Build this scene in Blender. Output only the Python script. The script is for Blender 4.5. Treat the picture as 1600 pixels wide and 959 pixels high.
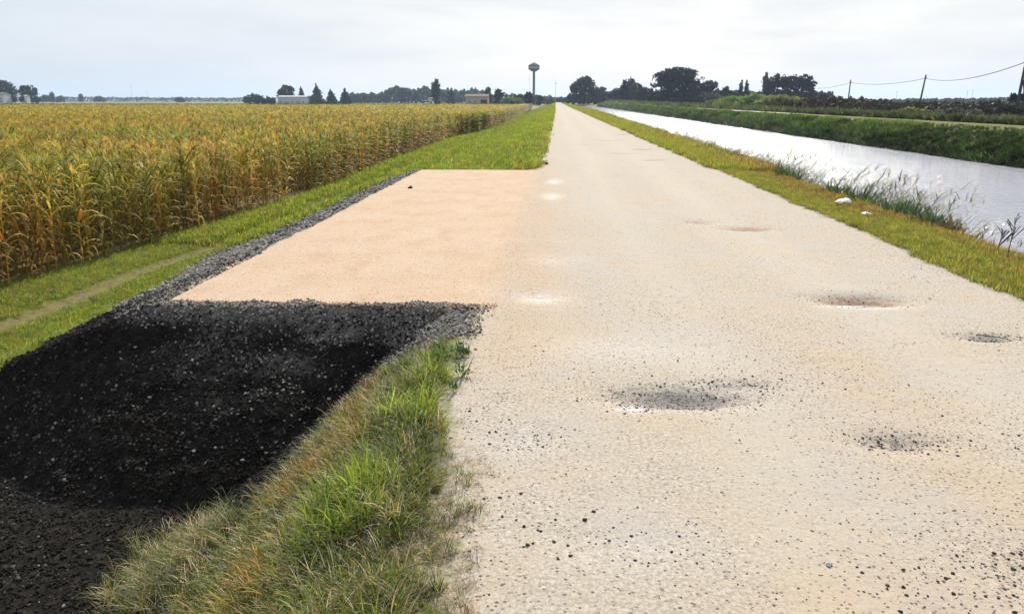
import bpy, math, random
import numpy as np
from mathutils import Vector

# ------------------------------------------------------------ scene, camera, light
for o in list(bpy.data.objects): bpy.data.objects.remove(o)
SC = bpy.context.scene
COL = SC.collection
FPX = 1244.0; CAM_H = 1.8
PITCH = math.atan((479.5 - 157.0) / FPX); YAW = math.radians(3.03)
cam_data = bpy.data.cameras.new("camera"); cam = bpy.data.objects.new("camera", cam_data); COL.objects.link(cam)
cam.location = (0, 0, CAM_H); cam.rotation_euler = (math.pi/2 - PITCH, 0, YAW)
cam_data.sensor_width = 36; cam_data.lens = 36*FPX/1600
cam_data.clip_start = 0.05; cam_data.clip_end = 20000
SC.camera = cam
SC.view_settings.view_transform = 'Standard'; SC.view_settings.look = 'None'
SC.view_settings.exposure = 0.42; SC.view_settings.gamma = 1.0
SC.view_settings.use_curve_mapping = False

SUN_EL = math.radians(36); SUN_AZ = math.radians(9)      # azimuth clockwise from +Y
sdir = Vector((math.sin(SUN_AZ)*math.cos(SUN_EL), math.cos(SUN_AZ)*math.cos(SUN_EL), math.sin(SUN_EL)))
sun_data = bpy.data.lights.new("sun", 'SUN'); sun_data.energy = 4.7; sun_data.angle = math.radians(0.6)
sun_data.color = (1.0, 0.95, 0.86)
sun = bpy.data.objects.new("sun", sun_data); COL.objects.link(sun)
sun.rotation_euler = (-sdir).to_track_quat('-Z', 'Y').to_euler()
sun.location = (0, 0, 60)

W = bpy.data.worlds.new("World"); SC.world = W; W.use_nodes = True
nt = W.node_tree; nt.nodes.clear()
def N(t, ty, **kw):
    n = t.nodes.new(ty)
    for k, v in kw.items(): setattr(n, k, v)
    return n
sky = N(nt, 'ShaderNodeTexSky', sky_type='NISHITA', sun_disc=False)
sky.sun_elevation = SUN_EL; sky.sun_rotation = SUN_AZ; sky.air_density = 1.0; sky.dust_density = 2.0
tc = N(nt, 'ShaderNodeTexCoord'); mp = N(nt, 'ShaderNodeMapping'); mp.inputs['Scale'].default_value = (1, 1, 5.5)
n1 = N(nt, 'ShaderNodeTexNoise'); n1.inputs['Scale'].default_value = 2.3; n1.inputs['Detail'].default_value = 7; n1.inputs['Roughness'].default_value = 0.55
n2 = N(nt, 'ShaderNodeTexNoise'); n2.inputs['Scale'].default_value = 6; n2.inputs['Detail'].default_value = 6; n2.inputs['Roughness'].default_value = .6
L = nt.links
L.new(tc.outputs['Generated'], mp.inputs['Vector']); L.new(mp.outputs[0], n1.inputs['Vector']); L.new(mp.outputs[0], n2.inputs['Vector'])
r1 = N(nt, 'ShaderNodeMapRange'); r1.inputs['From Min'].default_value = .30; r1.inputs['From Max'].default_value = .62; r1.inputs['To Min'].default_value = .74; r1.inputs['To Max'].default_value = .97
L.new(n1.outputs['Fac'], r1.inputs['Value'])
# cloud layer glows more towards the veiled sun
dp = N(nt, 'ShaderNodeVectorMath', operation='DOT_PRODUCT'); dp.inputs[1].default_value = sdir
L.new(tc.outputs['Generated'], dp.inputs[0])
r2 = N(nt, 'ShaderNodeMapRange'); r2.inputs['From Min'].default_value = .45; r2.inputs['From Max'].default_value = .95; r2.inputs['To Min'].default_value = 5.45; r2.inputs['To Max'].default_value = 5.95
L.new(dp.outputs['Value'], r2.inputs['Value'])
r3 = N(nt, 'ShaderNodeMapRange'); r3.inputs['From Min'].default_value = .35; r3.inputs['From Max'].default_value = .6; r3.inputs['To Min'].default_value = .965; r3.inputs['To Max'].default_value = 1.03
L.new(n2.outputs['Fac'], r3.inputs['Value'])
mu = N(nt, 'ShaderNodeMath', operation='MULTIPLY'); L.new(r2.outputs[0], mu.inputs[0]); L.new(r3.outputs[0], mu.inputs[1])
cc = N(nt, 'ShaderNodeVectorMath', operation='SCALE'); cm_ = N(nt, 'ShaderNodeMix', data_type='RGBA'); cm_.inputs['A'].default_value = (.80, .93, 1.10, 1); cm_.inputs['B'].default_value = (.97, .985, 1.01, 1)
r4 = N(nt, 'ShaderNodeMapRange'); r4.inputs['From Min'].default_value = .45; r4.inputs['From Max'].default_value = .85; L.new(dp.outputs['Value'], r4.inputs['Value']); L.new(r4.outputs[0], cm_.inputs['Factor']); L.new(cm_.outputs['Result'], cc.inputs[0])
L.new(mu.outputs[0], cc.inputs['Scale'])
mx = N(nt, 'ShaderNodeMix', data_type='RGBA'); L.new(r1.outputs[0], mx.inputs['Factor'])
L.new(sky.outputs[0], mx.inputs['A']); L.new(cc.outputs[0], mx.inputs['B'])
bg = N(nt, 'ShaderNodeBackground'); bg.inputs['Strength'].default_value = 0.11
L.new(mx.outputs['Result'], bg.inputs['Color'])
wo = N(nt, 'ShaderNodeOutputWorld'); L.new(bg.outputs[0], wo.inputs['Surface'])

# ------------------------------------------------------------ helpers
rng = np.random.default_rng(7)
def ray(px, py):
    r = (px-800)/FPX; u = (479.5-py)/FPX
    fw = math.cos(PITCH)+math.sin(PITCH)*u; up = -math.sin(PITCH)+math.cos(PITCH)*u
    return Vector((r*math.cos(YAW)-fw*math.sin(YAW), r*math.sin(YAW)+fw*math.cos(YAW), up))
def at(px, py, Y):
    "world point of a photograph pixel at the depth Y"
    d = ray(px, py); t = Y/d.y
    return Vector((d.x*t, Y, CAM_H+d.z*t))
def on(px, py, z=0.0):
    d = ray(px, py); t = (z-CAM_H)/d.z
    return Vector((d.x*t, d.y*t, z))
def in_frame(x, y, z, m=0):
    cp, sp, cy, sy = math.cos(PITCH), math.sin(PITCH), math.cos(YAW), math.sin(YAW)
    r = x*cy + y*sy; f0 = -x*sy + y*cy; h = z-CAM_H
    fw = f0*cp - h*sp; up = f0*sp + h*cp
    fw = np.maximum(fw, 1e-3)
    px = 800+FPX*r/fw; py = 479.5-FPX*up/fw
    return (px > -m) & (px < 1600+m) & (py > -m) & (py < 959+m) & (fw > .1), px, py

def _hash(ix, iy, seed):
    h = (ix.astype(np.int64)*374761393 + iy.astype(np.int64)*668265263 + seed*1442695041) & 0xffffffff
    h = ((h ^ (h >> 13))*1274126177) & 0xffffffff
    return ((h ^ (h >> 16)) & 0xffffff)/float(0xffffff)
def vnoise(x, y, seed=0):
    x = np.asarray(x, float); y = np.asarray(y, float)
    ix = np.floor(x); iy = np.floor(y); fx = x-ix; fy = y-iy
    fx = fx*fx*(3-2*fx); fy = fy*fy*(3-2*fy)
    a = _hash(ix, iy, seed); b = _hash(ix+1, iy, seed); c = _hash(ix, iy+1, seed); d = _hash(ix+1, iy+1, seed)
    return (a*(1-fx)+b*fx)*(1-fy) + (c*(1-fx)+d*fx)*fy
def fbm(x, y, o=4, seed=0):
    s = 0; a = .5; t = 0
    for k in range(o):
        s = s + a*vnoise(x*2**k, y*2**k, seed+k*17); t += a; a *= .5
    return s/t - .5
def sstep(a, b, x):
    t = np.clip((x-a)/(b-a), 0, 1); return t*t*(3-2*t)

def mesh_np(name, V, F, mats=(), smooth=False, attrs=None, mat_idx=None):
    "V (n,3), F (m,k) constant face size or list of arrays"
    me = bpy.data.meshes.new(name)
    V = np.asarray(V, np.float32)
    if not isinstance(F, list): F = [F]
    elif F and np.ndim(F[0]) == 1:
        F = [np.array([f for f in F if len(f) == k], np.int32) for k in sorted({len(f) for f in F})]
    F = [np.asarray(f, np.int32) for f in F if len(f)]
    me.vertices.add(len(V)); me.vertices.foreach_set("co", V.ravel())
    if F:
        loops = np.concatenate([f.ravel() for f in F]); tot = np.concatenate([np.full(len(f), f.shape[1], np.int32) for f in F])
        st = np.concatenate([[0], np.cumsum(tot)[:-1]]).astype(np.int32)
        me.loops.add(len(loops)); me.loops.foreach_set("vertex_index", loops)
        me.polygons.add(len(tot)); me.polygons.foreach_set("loop_start", st)
        if smooth: me.polygons.foreach_set("use_smooth", np.ones(len(tot), bool))
        if mat_idx is not None: me.polygons.foreach_set("material_index", np.asarray(mat_idx, np.int32))
    for m in mats: me.materials.append(m)
    for k, a in (attrs or {}).items():
        a = np.asarray(a)
        if a.ndim == 2: at_ = me.attributes.new(k, 'FLOAT_VECTOR', 'POINT'); at_.data.foreach_set("vector", a.astype(np.float32).ravel())
        elif a.dtype.kind == 'i': at_ = me.attributes.new(k, 'INT', 'POINT'); at_.data.foreach_set("value", a.astype(np.int32))
        else: at_ = me.attributes.new(k, 'FLOAT', 'POINT'); at_.data.foreach_set("value", a.astype(np.float32))
    me.update(calc_edges=True); me.validate()
    return me
def link(name, me, parent=None, loc=None):
    o = bpy.data.objects.new(name, me); COL.objects.link(o)
    if parent: o.parent = parent
    if loc is not None: o.location = loc
    return o
def tag(o, label=None, cat=None, group=None, kind=None):
    for k, v in (('label', label), ('category', cat), ('group', group), ('kind', kind)):
        if v: o[k] = v
    return o
def thing(name, label, cat, loc, group=None, rotz=0):
    o = bpy.data.objects.new(name, None); COL.objects.link(o); o.location = loc; o.rotation_euler = (0, 0, rotz)
    o.empty_display_size = .2
    return tag(o, label, cat, group)

class MB:
    "collects polygons"
    def __init__(s): s.v = []; s.f = []
    def box(s, x0, x1, y0, y1, z0, z1):
        b = len(s.v)
        s.v += [(x0,y0,z0),(x1,y0,z0),(x1,y1,z0),(x0,y1,z0),(x0,y0,z1),(x1,y0,z1),(x1,y1,z1),(x0,y1,z1)]
        s.f += [tuple(b+i for i in q) for q in ((0,3,2,1),(4,5,6,7),(0,1,5,4),(1,2,6,5),(2,3,7,6),(3,0,4,7))]
        return s
    def tube(s, pts, rad, n=8, cap=True):
        pts = [Vector(p) for p in pts]
        if not hasattr(rad, '__len__'): rad = [rad]*len(pts)
        b = len(s.v); u = None
        for i, p in enumerate(pts):
            t = (pts[min(i+1, len(pts)-1)]-pts[max(i-1, 0)]).normalized()
            a = Vector((0, 0, 1)) if abs(t.z) < .9 else Vector((1, 0, 0))
            if u is None: u = t.cross(a).normalized()
            u = (u - t*u.dot(t)).normalized(); w = t.cross(u)
            for k in range(n):
                c = math.cos(2*math.pi*k/n); q = math.sin(2*math.pi*k/n)
                s.v.append(tuple(p+(u*c+w*q)*rad[i]))
        for i in range(len(pts)-1):
            for k in range(n):
                s.f.append((b+i*n+k, b+i*n+(k+1) % n, b+(i+1)*n+(k+1) % n, b+(i+1)*n+k))
        if cap:
            s.f.append(tuple(b+k for k in range(n))[::-1]); s.f.append(tuple(b+(len(pts)-1)*n+k for k in range(n)))
        return s
    def lathe(s, prof, n=24, c=(0, 0, 0)):
        b = len(s.v)
        for r, z in prof:
            for k in range(n):
                a = 2*math.pi*k/n; s.v.append((c[0]+r*math.cos(a), c[1]+r*math.sin(a), c[2]+z))
        for i in range(len(prof)-1):
            for k in range(n):
                s.f.append((b+i*n+k, b+i*n+(k+1) % n, b+(i+1)*n+(k+1) % n, b+(i+1)*n+k))
        return s
    def poly(s, pts):
        b = len(s.v); s.v += [tuple(p) for p in pts]; s.f.append(tuple(range(b, b+len(pts)))); return s
    def mesh(s, name, mat, smooth=False):
        me = bpy.data.meshes.new(name); me.from_pydata(s.v, [], s.f); me.materials.append(mat)
        if smooth: me.shade_smooth()
        return me
    def build(s, name, mat, parent=None, smooth=False): return link(name, s.mesh(name, mat, smooth), parent)

# ------------------------------------------------------------ materials
def mat_new(name):
    m = bpy.data.materials.new(name); m.use_nodes = True; t = m.node_tree; t.nodes.clear()
    out = N(t, 'ShaderNodeOutputMaterial'); return m, t, out
def ramp(t, src, stops):
    r = N(t, 'ShaderNodeValToRGB'); e = r.color_ramp.elements
    e[0].position, e[0].color = stops[0][0], (*stops[0][1], 1); e[1].position, e[1].color = stops[-1][0], (*stops[-1][1], 1)
    for p, c in stops[1:-1]:
        k = e.new(p); k.color = (*c, 1)
    t.links.new(src, r.inputs[0]); return r.outputs[0]
def noise(t, scale, detail=4, rough=.5, vec=None, sc=None):
    n = N(t, 'ShaderNodeTexNoise'); n.inputs['Scale'].default_value = scale; n.inputs['Detail'].default_value = detail; n.inputs['Roughness'].default_value = rough
    if vec is not None:
        if sc:
            m = N(t, 'ShaderNodeMapping'); m.inputs['Scale'].default_value = sc; t.links.new(vec, m.inputs[0]); vec = m.outputs[0]
        t.links.new(vec, n.inputs['Vector'])
    return n.outputs['Fac']
def mixc(t, f, a, b, mode='MIX'):
    m = N(t, 'ShaderNodeMix', data_type='RGBA', blend_type=mode)
    for s, v in (('Factor', f), ('A', a), ('B', b)):
        if isinstance(v, (int, float)): m.inputs[s].default_value = v
        elif isinstance(v, tuple): m.inputs[s].default_value = (*v, 1)
        else: t.links.new(v, m.inputs[s])
    return m.outputs['Result']
def math_(t, op, a, b=0.0, c=None, clamp=False):
    m = N(t, 'ShaderNodeMath', operation=op, use_clamp=clamp)
    for i, v in enumerate((a, b, c)):
        if v is None: continue
        if isinstance(v, (int, float)): m.inputs[i].default_value = v
        else: t.links.new(v, m.inputs[i])
    return m.outputs[0]
def mrange(t, v, a, b, c=0.0, d=1.0, smooth=False):
    m = N(t, 'ShaderNodeMapRange'); m.interpolation_type = 'SMOOTHSTEP' if smooth else 'LINEAR'
    for k, q in (('From Min', a), ('From Max', b), ('To Min', c), ('To Max', d)): m.inputs[k].default_value = q
    t.links.new(v, m.inputs['Value']); return m.outputs[0]
def attr(t, name, ty='GEOMETRY', out='Fac'):
    a = N(t, 'ShaderNodeAttribute', attribute_name=name, attribute_type=ty); return a.outputs[out]
def bsdf(t, out, color, rough=.85, spec=.3, bump=None, bump_d=.02, bump_s=1.0, transl=None):
    b = N(t, 'ShaderNodeBsdfPrincipled')
    if isinstance(color, tuple): b.inputs['Base Color'].default_value = (*color, 1)
    else: t.links.new(color, b.inputs['Base Color'])
    if isinstance(rough, (int, float)): b.inputs['Roughness'].default_value = rough
    else: t.links.new(rough, b.inputs['Roughness'])
    b.inputs['Specular IOR Level'].default_value = spec
    if bump is not None:
        n = N(t, 'ShaderNodeBump'); n.inputs['Distance'].default_value = bump_d; n.inputs['Strength'].default_value = bump_s
        t.links.new(bump, n.inputs['Height']); t.links.new(n.outputs[0], b.inputs['Normal'])
    res = b.outputs[0]
    if transl:
        tr = N(t, 'ShaderNodeBsdfTranslucent')
        if isinstance(color, tuple): tr.inputs[0].default_value = (*color, 1)
        else: t.links.new(color, tr.inputs[0])
        ms = N(t, 'ShaderNodeMixShader'); ms.inputs[0].default_value = transl
        t.links.new(res, ms.inputs[1]); t.links.new(tr.outputs[0], ms.inputs[2]); res = ms.outputs[0]
    t.links.new(res, out.inputs['Surface']); return b
def simple(name, c, rough=.8, spec=.3, var=.25, scale=3.0, bumpd=.01):
    m, t, out = mat_new(name)
    tc = N(t, 'ShaderNodeTexCoord'); n = noise(t, scale, 5, .6, tc.outputs['Object'])
    col = ramp(t, n, [(.3, tuple(x*(1-var) for x in c)), (.7, tuple(min(1, x*(1+var)) for x in c))])
    bsdf(t, out, col, rough, spec, n, bumpd); return m

# --- one earth material; which surface shows is decided by signed distances stored on the vertices
def earth_material():
    m, t, out = mat_new("earth")
    g = N(t, 'ShaderNodeNewGeometry'); P = g.outputs['Position']
    fine = noise(t, 48, 7, .85, P); mid = noise(t, 9, 6, .65, P); big = noise(t, .9, 5, .6, P); streak = noise(t, 1.0, 5, .6, P, (3.2, .22, 1))
    edge = noise(t, 14, 5, .7, P); edge = mrange(t, edge, .3, .7, -.09, .09)
    edge2 = noise(t, 3, 3, .6, P); edge2 = mrange(t, edge2, .3, .7, -.10, .10)
    def mask(name, soft=.03, e=1.0, gain=1.0):
        v = math_(t, 'ADD', attr(t, name), math_(t, 'MULTIPLY', math_(t, 'ADD', edge, edge2), e))
        return mrange(t, v, -soft, soft, 0, 1, True)
    # ground under the grass
    under = ramp(t, mid, [(.3, (.07, .07, .02)), (.5, (.12, .13, .03)), (.7, (.17, .17, .045))])
    farf = ramp(t, noise(t, .01, 4, .6, P, (1, .25, 1)), [(.35, (.10, .13, .045)), (.5, (.22, .20, .10)), (.65, (.13, .16, .05))])
    sep = N(t, 'ShaderNodeSeparateXYZ'); t.links.new(P, sep.inputs[0])
    under = mixc(t, mrange(t, sep.outputs['Y'], 120, 320), under, farf)
    ru = mixc(t, mrange(t, fine, .35, .65), (.13, .095, .05), (.24, .18, .10))
    col = mixc(t, math_(t, 'MULTIPLY', attr(t, 'rut'), mrange(t, mid, .3, .6, .4, .95)), under, ru)
    # dark earth, darkened further to hold the slope's shadow in its colour
    soil = ramp(t, mid, [(.3, (.004, .003, .002)), (.5, (.010, .008, .006)), (.66, (.03, .025, .02))])
    soil = mixc(t, mrange(t, fine, .56, .68), soil, (.06, .053, .048))
    crest = mixc(t, mrange(t, mid, .3, .7), (.07, .06, .05), (.30, .265, .225))
    soil = mixc(t, attr(t, 'crest'), soil, crest)
    col = mixc(t, mask('s_soil', .04, 1.0), col, soil)
    # orange new gravel
    pa = ramp(t, fine, [(.3, (.26, .165, .105)), (.43, (.43, .295, .19)), (.53, (.53, .385, .265)), (.66, (.70, .57, .44))])
    pa = mixc(t, mrange(t, big, .35, .65, 0, .55), pa, (.54, .42, .315)); pa = mixc(t, mrange(t, noise(t, 2.4, 5, .65, P, (1, .5, 1)), .48, .68, 0, .5), pa, (.44, .285, .175))
    dark = N(t, 'ShaderNodeTexVoronoi'); dark.inputs['Scale'].default_value = 38; t.links.new(P, dark.inputs['Vector'])
    # pale road
    ro = ramp(t, fine, [(.3, (.10, .083, .066)), (.41, (.275, .235, .185)), (.5, (.42, .36, .285)), (.64, (.62, .56, .48))])
    ro = mixc(t, mrange(t, streak, .42, .62, 0, .30), ro, (.46, .39, .30))
    ro = mixc(t, math_(t, 'MULTIPLY', attr(t, 'track'), mrange(t, mid, .3, .6, .25, .6)), ro, (.48, .42, .335))
    ro = mixc(t, mrange(t, big, .48, .68, 0, .5), ro, (.42, .385, .36))
    ro = mixc(t, math_(t, 'MULTIPLY', mrange(t, noise(t, 1.3, 5, .6, P), .48, .64), .30), ro, (.48, .36, .24))
    ro = mixc(t, math_(t, 'MULTIPLY', attr(t, 'warm'), mrange(t, fine, .38, .6, .05, .75)), ro, (.50, .345, .22))
    cell = N(t, 'ShaderNodeSeparateColor'); t.links.new(dark.outputs['Color'], cell.inputs[0])
    near0 = mrange(t, dark.outputs['Distance'], .18, .34, 1, 0)
    spk = math_(t, 'MULTIPLY', near0, math_(t, 'LESS_THAN', cell.outputs[0], math_(t, 'MULTIPLY', attr(t, 'grit'), .6)))
    stone = mixc(t, cell.outputs[1], (.06, .05, .045), (.30, .24, .20))
    rag = math_(t, 'MULTIPLY', math_(t, 'SUBTRACT', noise(t, 16, 6, .8, P), .5), 2.2)
    def ragged(nm): return mrange(t, math_(t, 'ADD', attr(t, nm), rag), .30, .75, 0, 1, True)
    ro = mixc(t, math_(t, 'MULTIPLY', spk, .85), ro, stone)
    hole = mixc(t, mrange(t, fine, .35, .62), (.06, .052, .048), (.36, .32, .29))
    ro = mixc(t, math_(t, 'MULTIPLY', ragged('hole'), math_(t, 'MINIMUM', math_(t, 'MULTIPLY', attr(t, 'hole'), 3.0), .9)), ro, hole)
    rust = mixc(t, mrange(t, fine, .35, .65), (.22, .12, .07), (.50, .33, .22))
    ro = mixc(t, math_(t, 'MULTIPLY', ragged('rust'), math_(t, 'MINIMUM', math_(t, 'MULTIPLY', attr(t, 'rust'), 3.0), .9)), ro, rust)
    ro = mixc(t, math_(t, 'MULTIPLY', attr(t, 'pale'), mrange(t, noise(t, 22, 5, .8, P), .38, .6, .1, .9)), ro, (.70, .69, .67))
    col = mixc(t, mask('s_road', .10, .8), col, ro)
    pa = mixc(t, math_(t, 'MULTIPLY', mrange(t, noise(t, 160, 3, .8, P), .58, .66), .55), pa, (.26, .16, .10)); pa = mixc(t, mrange(t, noise(t, 25, 4, .8, P), .55, .75, 0, .5), pa, (.36, .23, .15))
    pe = math_(t, 'ADD', attr(t, 's_patch'), math_(t, 'MULTIPLY', math_(t, 'ADD', edge, edge2), .55)); er = math_(t, 'ADD', .05, math_(t, 'MULTIPLY', attr(t, 'blend'), .20))
    pm = N(t, 'ShaderNodeMapRange'); pm.interpolation_type = 'SMOOTHSTEP'; t.links.new(pe, pm.inputs['Value']); t.links.new(math_(t, 'MULTIPLY', er, -1.0), pm.inputs['From Min']); t.links.new(er, pm.inputs['From Max'])
    col = mixc(t, pm.outputs[0], col, pa)
    # path on the far bank
    col = mixc(t, mask('s_path', .12, .6), col, (.74, .70, .62))
    h = math_(t, 'ADD', math_(t, 'MULTIPLY', fine, .35), math_(t, 'MULTIPLY', mid, .7))
    h = math_(t, 'ADD', h, math_(t, 'MULTIPLY', spk, .25))
    bsdf(t, out, col, .95, .10, h, .04, .42); return m
M_EARTH = earth_material()

def leafy(name, rough=.55, transl=.45, spec=.3, base=None, var=.35):
    "foliage: colour from the instance's tint times the mesh's own shade"
    m, t, out = mat_new(name)
    if base is None: c = attr(t, 'tint', 'INSTANCER', 'Color')
    else:
        c = mixc(t, 0.0, base, base)
    oi = N(t, 'ShaderNodeObjectInfo')
    k = attr(t, 'shade', 'GEOMETRY', 'Vector')
    c = mixc(t, 1.0, c, k, 'MULTIPLY')
    hsv = N(t, 'ShaderNodeHueSaturation'); hsv.inputs['Saturation'].default_value = 1
    t.links.new(mrange(t, oi.outputs['Random'], 0, 1, 1-var, 1+var), hsv.inputs['Value']); t.links.new(c, hsv.inputs['Color'])
    bsdf(t, out, hsv.outputs[0], rough, spec, transl=transl); return m
M_GRASS = leafy("grass_blades", .5, .5)
M_CORN = leafy("corn_leaf", .6, .42, .2)
M_REED = leafy("reed_leaf", .6, .35)
M_WEED = leafy("weed_leaf", .6, .3)

def foliage_mat(name, c, var=.45, transl=.22):
    m, t, out = mat_new(name)
    v = attr(t, 'clump')
    n = ramp(t, v, [(0, tuple(x*(1-var) for x in c)), (.6, c), (1, tuple(x*(1+var*1.3) for x in c))])
    bsdf(t, out, n, .7, .2, transl=transl); return m
M_FOL = {
 'dark': foliage_mat("foliage_dark", (.014, .020, .018)),
 'mid': foliage_mat("foliage_mid", (.045, .068, .048)),
 'green': foliage_mat("foliage_green", (.17, .24, .055), .45, .45),
 'olive': foliage_mat("foliage_olive", (.24, .26, .075), .45, .4),
 'brown': foliage_mat("foliage_brown", (.050, .042, .024)),
 'grey': foliage_mat("foliage_grey", (.10, .125, .085)),
}
M_BARK = simple("bark", (.07, .055, .045), .95, .1)
M_STONE = {}
for k, c in (('dark', (.045, .040, .040)), ('brown', (.13, .09, .065)), ('grey', (.24, .22, .20)), ('pale', (.62, .60, .56)), ('soil', (.019, .014, .010)), ('soilgrey', (.10, .086, .072)), ('rubble', (.33, .295, .255))):
    M_STONE[k] = simple("stone_"+k, c, .9, .2, .35, 30, .004)

# ------------------------------------------------------------ terrain
def interp(y, pts):
    p = np.array(pts, float); return np.interp(y, p[:, 0], p[:, 1])
ROAD_L = lambda y: -0.53 + .04*np.sin(y*.9) - .11*sstep(7.4, 6.6, y) + .20*sstep(5.2, 2.6, y)
ROAD_R = lambda y: 4.38 + .04*np.sin(y*.7+1)
FOOT = lambda y: interp(y, [(0, -4.6), (4, -4.8), (7.2, -5.25), (8.4, -5.65), (10.5, -6.1), (14.7, -6.7), (19.4, -6.5), (21.2, -5.2), (22.2, -3.4)])
VERGE = lambda y: interp(y, [(0, -2.5), (3.4, -2.05), (4.3, -1.75), (5.3, -1.5), (5.6, -1.15), (5.85, -.90), (6.1, -.70), (7.1, -.66)])
CORN = lambda y: interp(y, [(0, -9.0), (12, -8.65), (17, -8.2), (24, -7.7), (45, -7.9), (62, -7.8), (76, -6.5), (100, -6.1), (200, -7), (260, -7.6)])
RUT = lambda y: interp(y, [(0, -7.5), (9.8, -7.32), (15, -7.1), (20, -6.85), (40, -6.6), (120, -4.6)])
PX0, PY0, PY1 = -3.62, 6.98, 21.5
HOLES = [  # x, y, rx, ry, depth, hole, rust, pale
 (.80, 4.74, .44, .17, .075, 1.0, .15, 0), (.50, 4.56, .11, .07, .022, .3, 0, 1), (2.85, 7.38, .42, .20, .10, .6, .9, 0), (2.78, 7.08, .30, .06, .0, 0, 0, 1),
 (2.80, 11.65, .38, .22, .035, .3, .9, 0), (-.10, 7.30, .22, .20, .018, 0, 0, .8), (1.90, 4.12, .26, .12, .03, .7, 0, 0), (3.42, 6.18, .22, .10, .04, .9, .2, 0),
 (3.06, 25.4, .6, .5, .03, .5, .5, 0), (2.4, 28.5, .7, .4, .03, .5, .5, 0), (3.3, 31, .6, .6, .03, .6, .5, 0), (2.2, 12.3, .3, .25, .02, .2, .6, 0), (-.15, 4.05, .22, .18, .012, .35, 0, .2),
 (.50, 5.75, .55, .35, .008, 0, 0, .35), (.05, 9.2, .3, .3, .01, 0, 0, .3), (-.05, 15.5, .18, .5, .01, 0, 0, .9), (0.0, 18.4, .16, .5, .01, 0, 0, .9), (.30, 3.0, .35, .2, .008, .28, 0, .2), (1.2, 5.0, .45, .13, .01, .6, 0, .1),
 (2.0, 2.9, .3, .2, .01, .4, 0, 0), (1.6, 20, .5, .8, .01, .3, .2, 0), (3.4, 3.4, .5, .3, .012, .5, 0, 0), (2.5, 38, .9, .8, .03, .5, .4, 0), (1.2, 34, .8, .8, .02, .3, .4, 0), (3.6, 45, .6, 1.2, .03, .4, .5, 0),
]
def height(X, Y):
    X = np.asarray(X, float); Y = np.asarray(Y, float)
    lo = -1.1 + .05*fbm(X*.5, Y*.5, 3, 3)
    footv = np.where(Y > 23, -2.6-1.2*sstep(23, 40, Y), -2.65)
    v = lo*sstep(0, 1, (ROAD_L(Y)-.04-X)/(ROAD_L(Y)-footv))
    v = np.where(X > ROAD_L(Y), 0, v)
    # filled lay-by platform with its slopes
    dl = np.maximum(0, PX0-.08-X + .10*fbm(X, Y*1.3, 3, 8)*2); df = np.maximum(0, 6.86-Y + .22*fbm(X*1.1, Y*.5, 3, 9))
    df = np.where(df > 0, df*.60+.10*sstep(0, .25, df), 0)
    rough = (.16*fbm(X*1.6, Y*1.6, 5, 11) + .12*fbm(X*5, Y*5, 4, 12) + .05*fbm(X*13, Y*13, 2, 13))
    f = -(dl*.42 + df)
    off = sstep(0.02, .5, dl+df)
    f = f + off*rough*.8
    db = np.maximum(0, Y-21.55)
    f = f - db*1.1
    floor = lo + off*rough*.5*(X > FOOT(Y))*(Y < 21)
    z = np.maximum(v, np.maximum(f, floor))
    z = np.where(X > ROAD_L(Y), 0, z)
    # ruts of the grass track
    for dx in (0.0, 1.25):
        z = z - .05*np.exp(-((X-RUT(Y)-dx)/.16)**2)*(z < -.6)
    # right verge, canal, far bank
    xr = X + .10*fbm(Y*.6, X*.3, 3, 21)
    pr = np.interp(xr, [4.4, 5.0, 5.75, 6.1, 6.75, 8.5, 19.0, 20.7, 21.6, 23.0, 23.4, 25.8, 28.5, 60], [0, -.02, -.10, -.28, -1.12, -2.2, -2.2, -1.12, -.35, .42, .49, .47, -.15, -.35])
    endc = sstep(395, 410, Y)
    pr = pr*(1-endc) + np.interp(xr, [4.4, 6, 60], [0, -.3, -.35])*endc
    z = np.where(X > 4.4, pr, z)
    # road surface: slight crown, unevenness, pot-holes
    onr = (X > PX0) & (X < 4.4) & (z > -.02)
    z = np.where(onr, z + .02*fbm(X*.8, Y*.4, 3, 31) + .008*fbm(X*5, Y*5, 3, 32), z)
    for (hx, hy, rx, ry, d, *_r) in HOLES:
        if d <= 0: continue
        q = ((X-hx)/rx)**2 + ((Y-hy)/ry)**2
        z = z - d*np.exp(-q*1.3)
    grs = (z < 0.6) & ~onr
    z = z + np.where(grs, .025*fbm(X*3, Y*3, 3, 41), 0)
    far = sstep(300, 900, np.hypot(X, Y))
    z = z*(1-far*.3) + far*fbm(X*.004, Y*.004, 3, 51)*.8
    return z
def axis_x():
    xs = list(np.arange(-8.6, 7.4, .05))
    x = xs[-1]
    while x < 4500:
        x += max(.06, .022*(x-6)) if x < 32 else .09*x
        xs.append(x)
    x = xs[0]; left = []
    while x > -4500:
        x -= .06+.03*abs(x+8.6) if x > -30 else .09*abs(x)
        left.append(x)
    return np.array(left[::-1]+xs)
def axis_y():
    ys = [-400, -200, -100, -60, -40, -25, -15, -9, -6, -4, -3, -2, -1.2, -.5, 0, .4, .8, 1.1, 1.4, 1.6]
    y = 1.6
    while y < 7000:
        y += max(.038, .0085*y) if y < 60 else .016*y
        ys.append(y)
    return np.array(ys)
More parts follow.
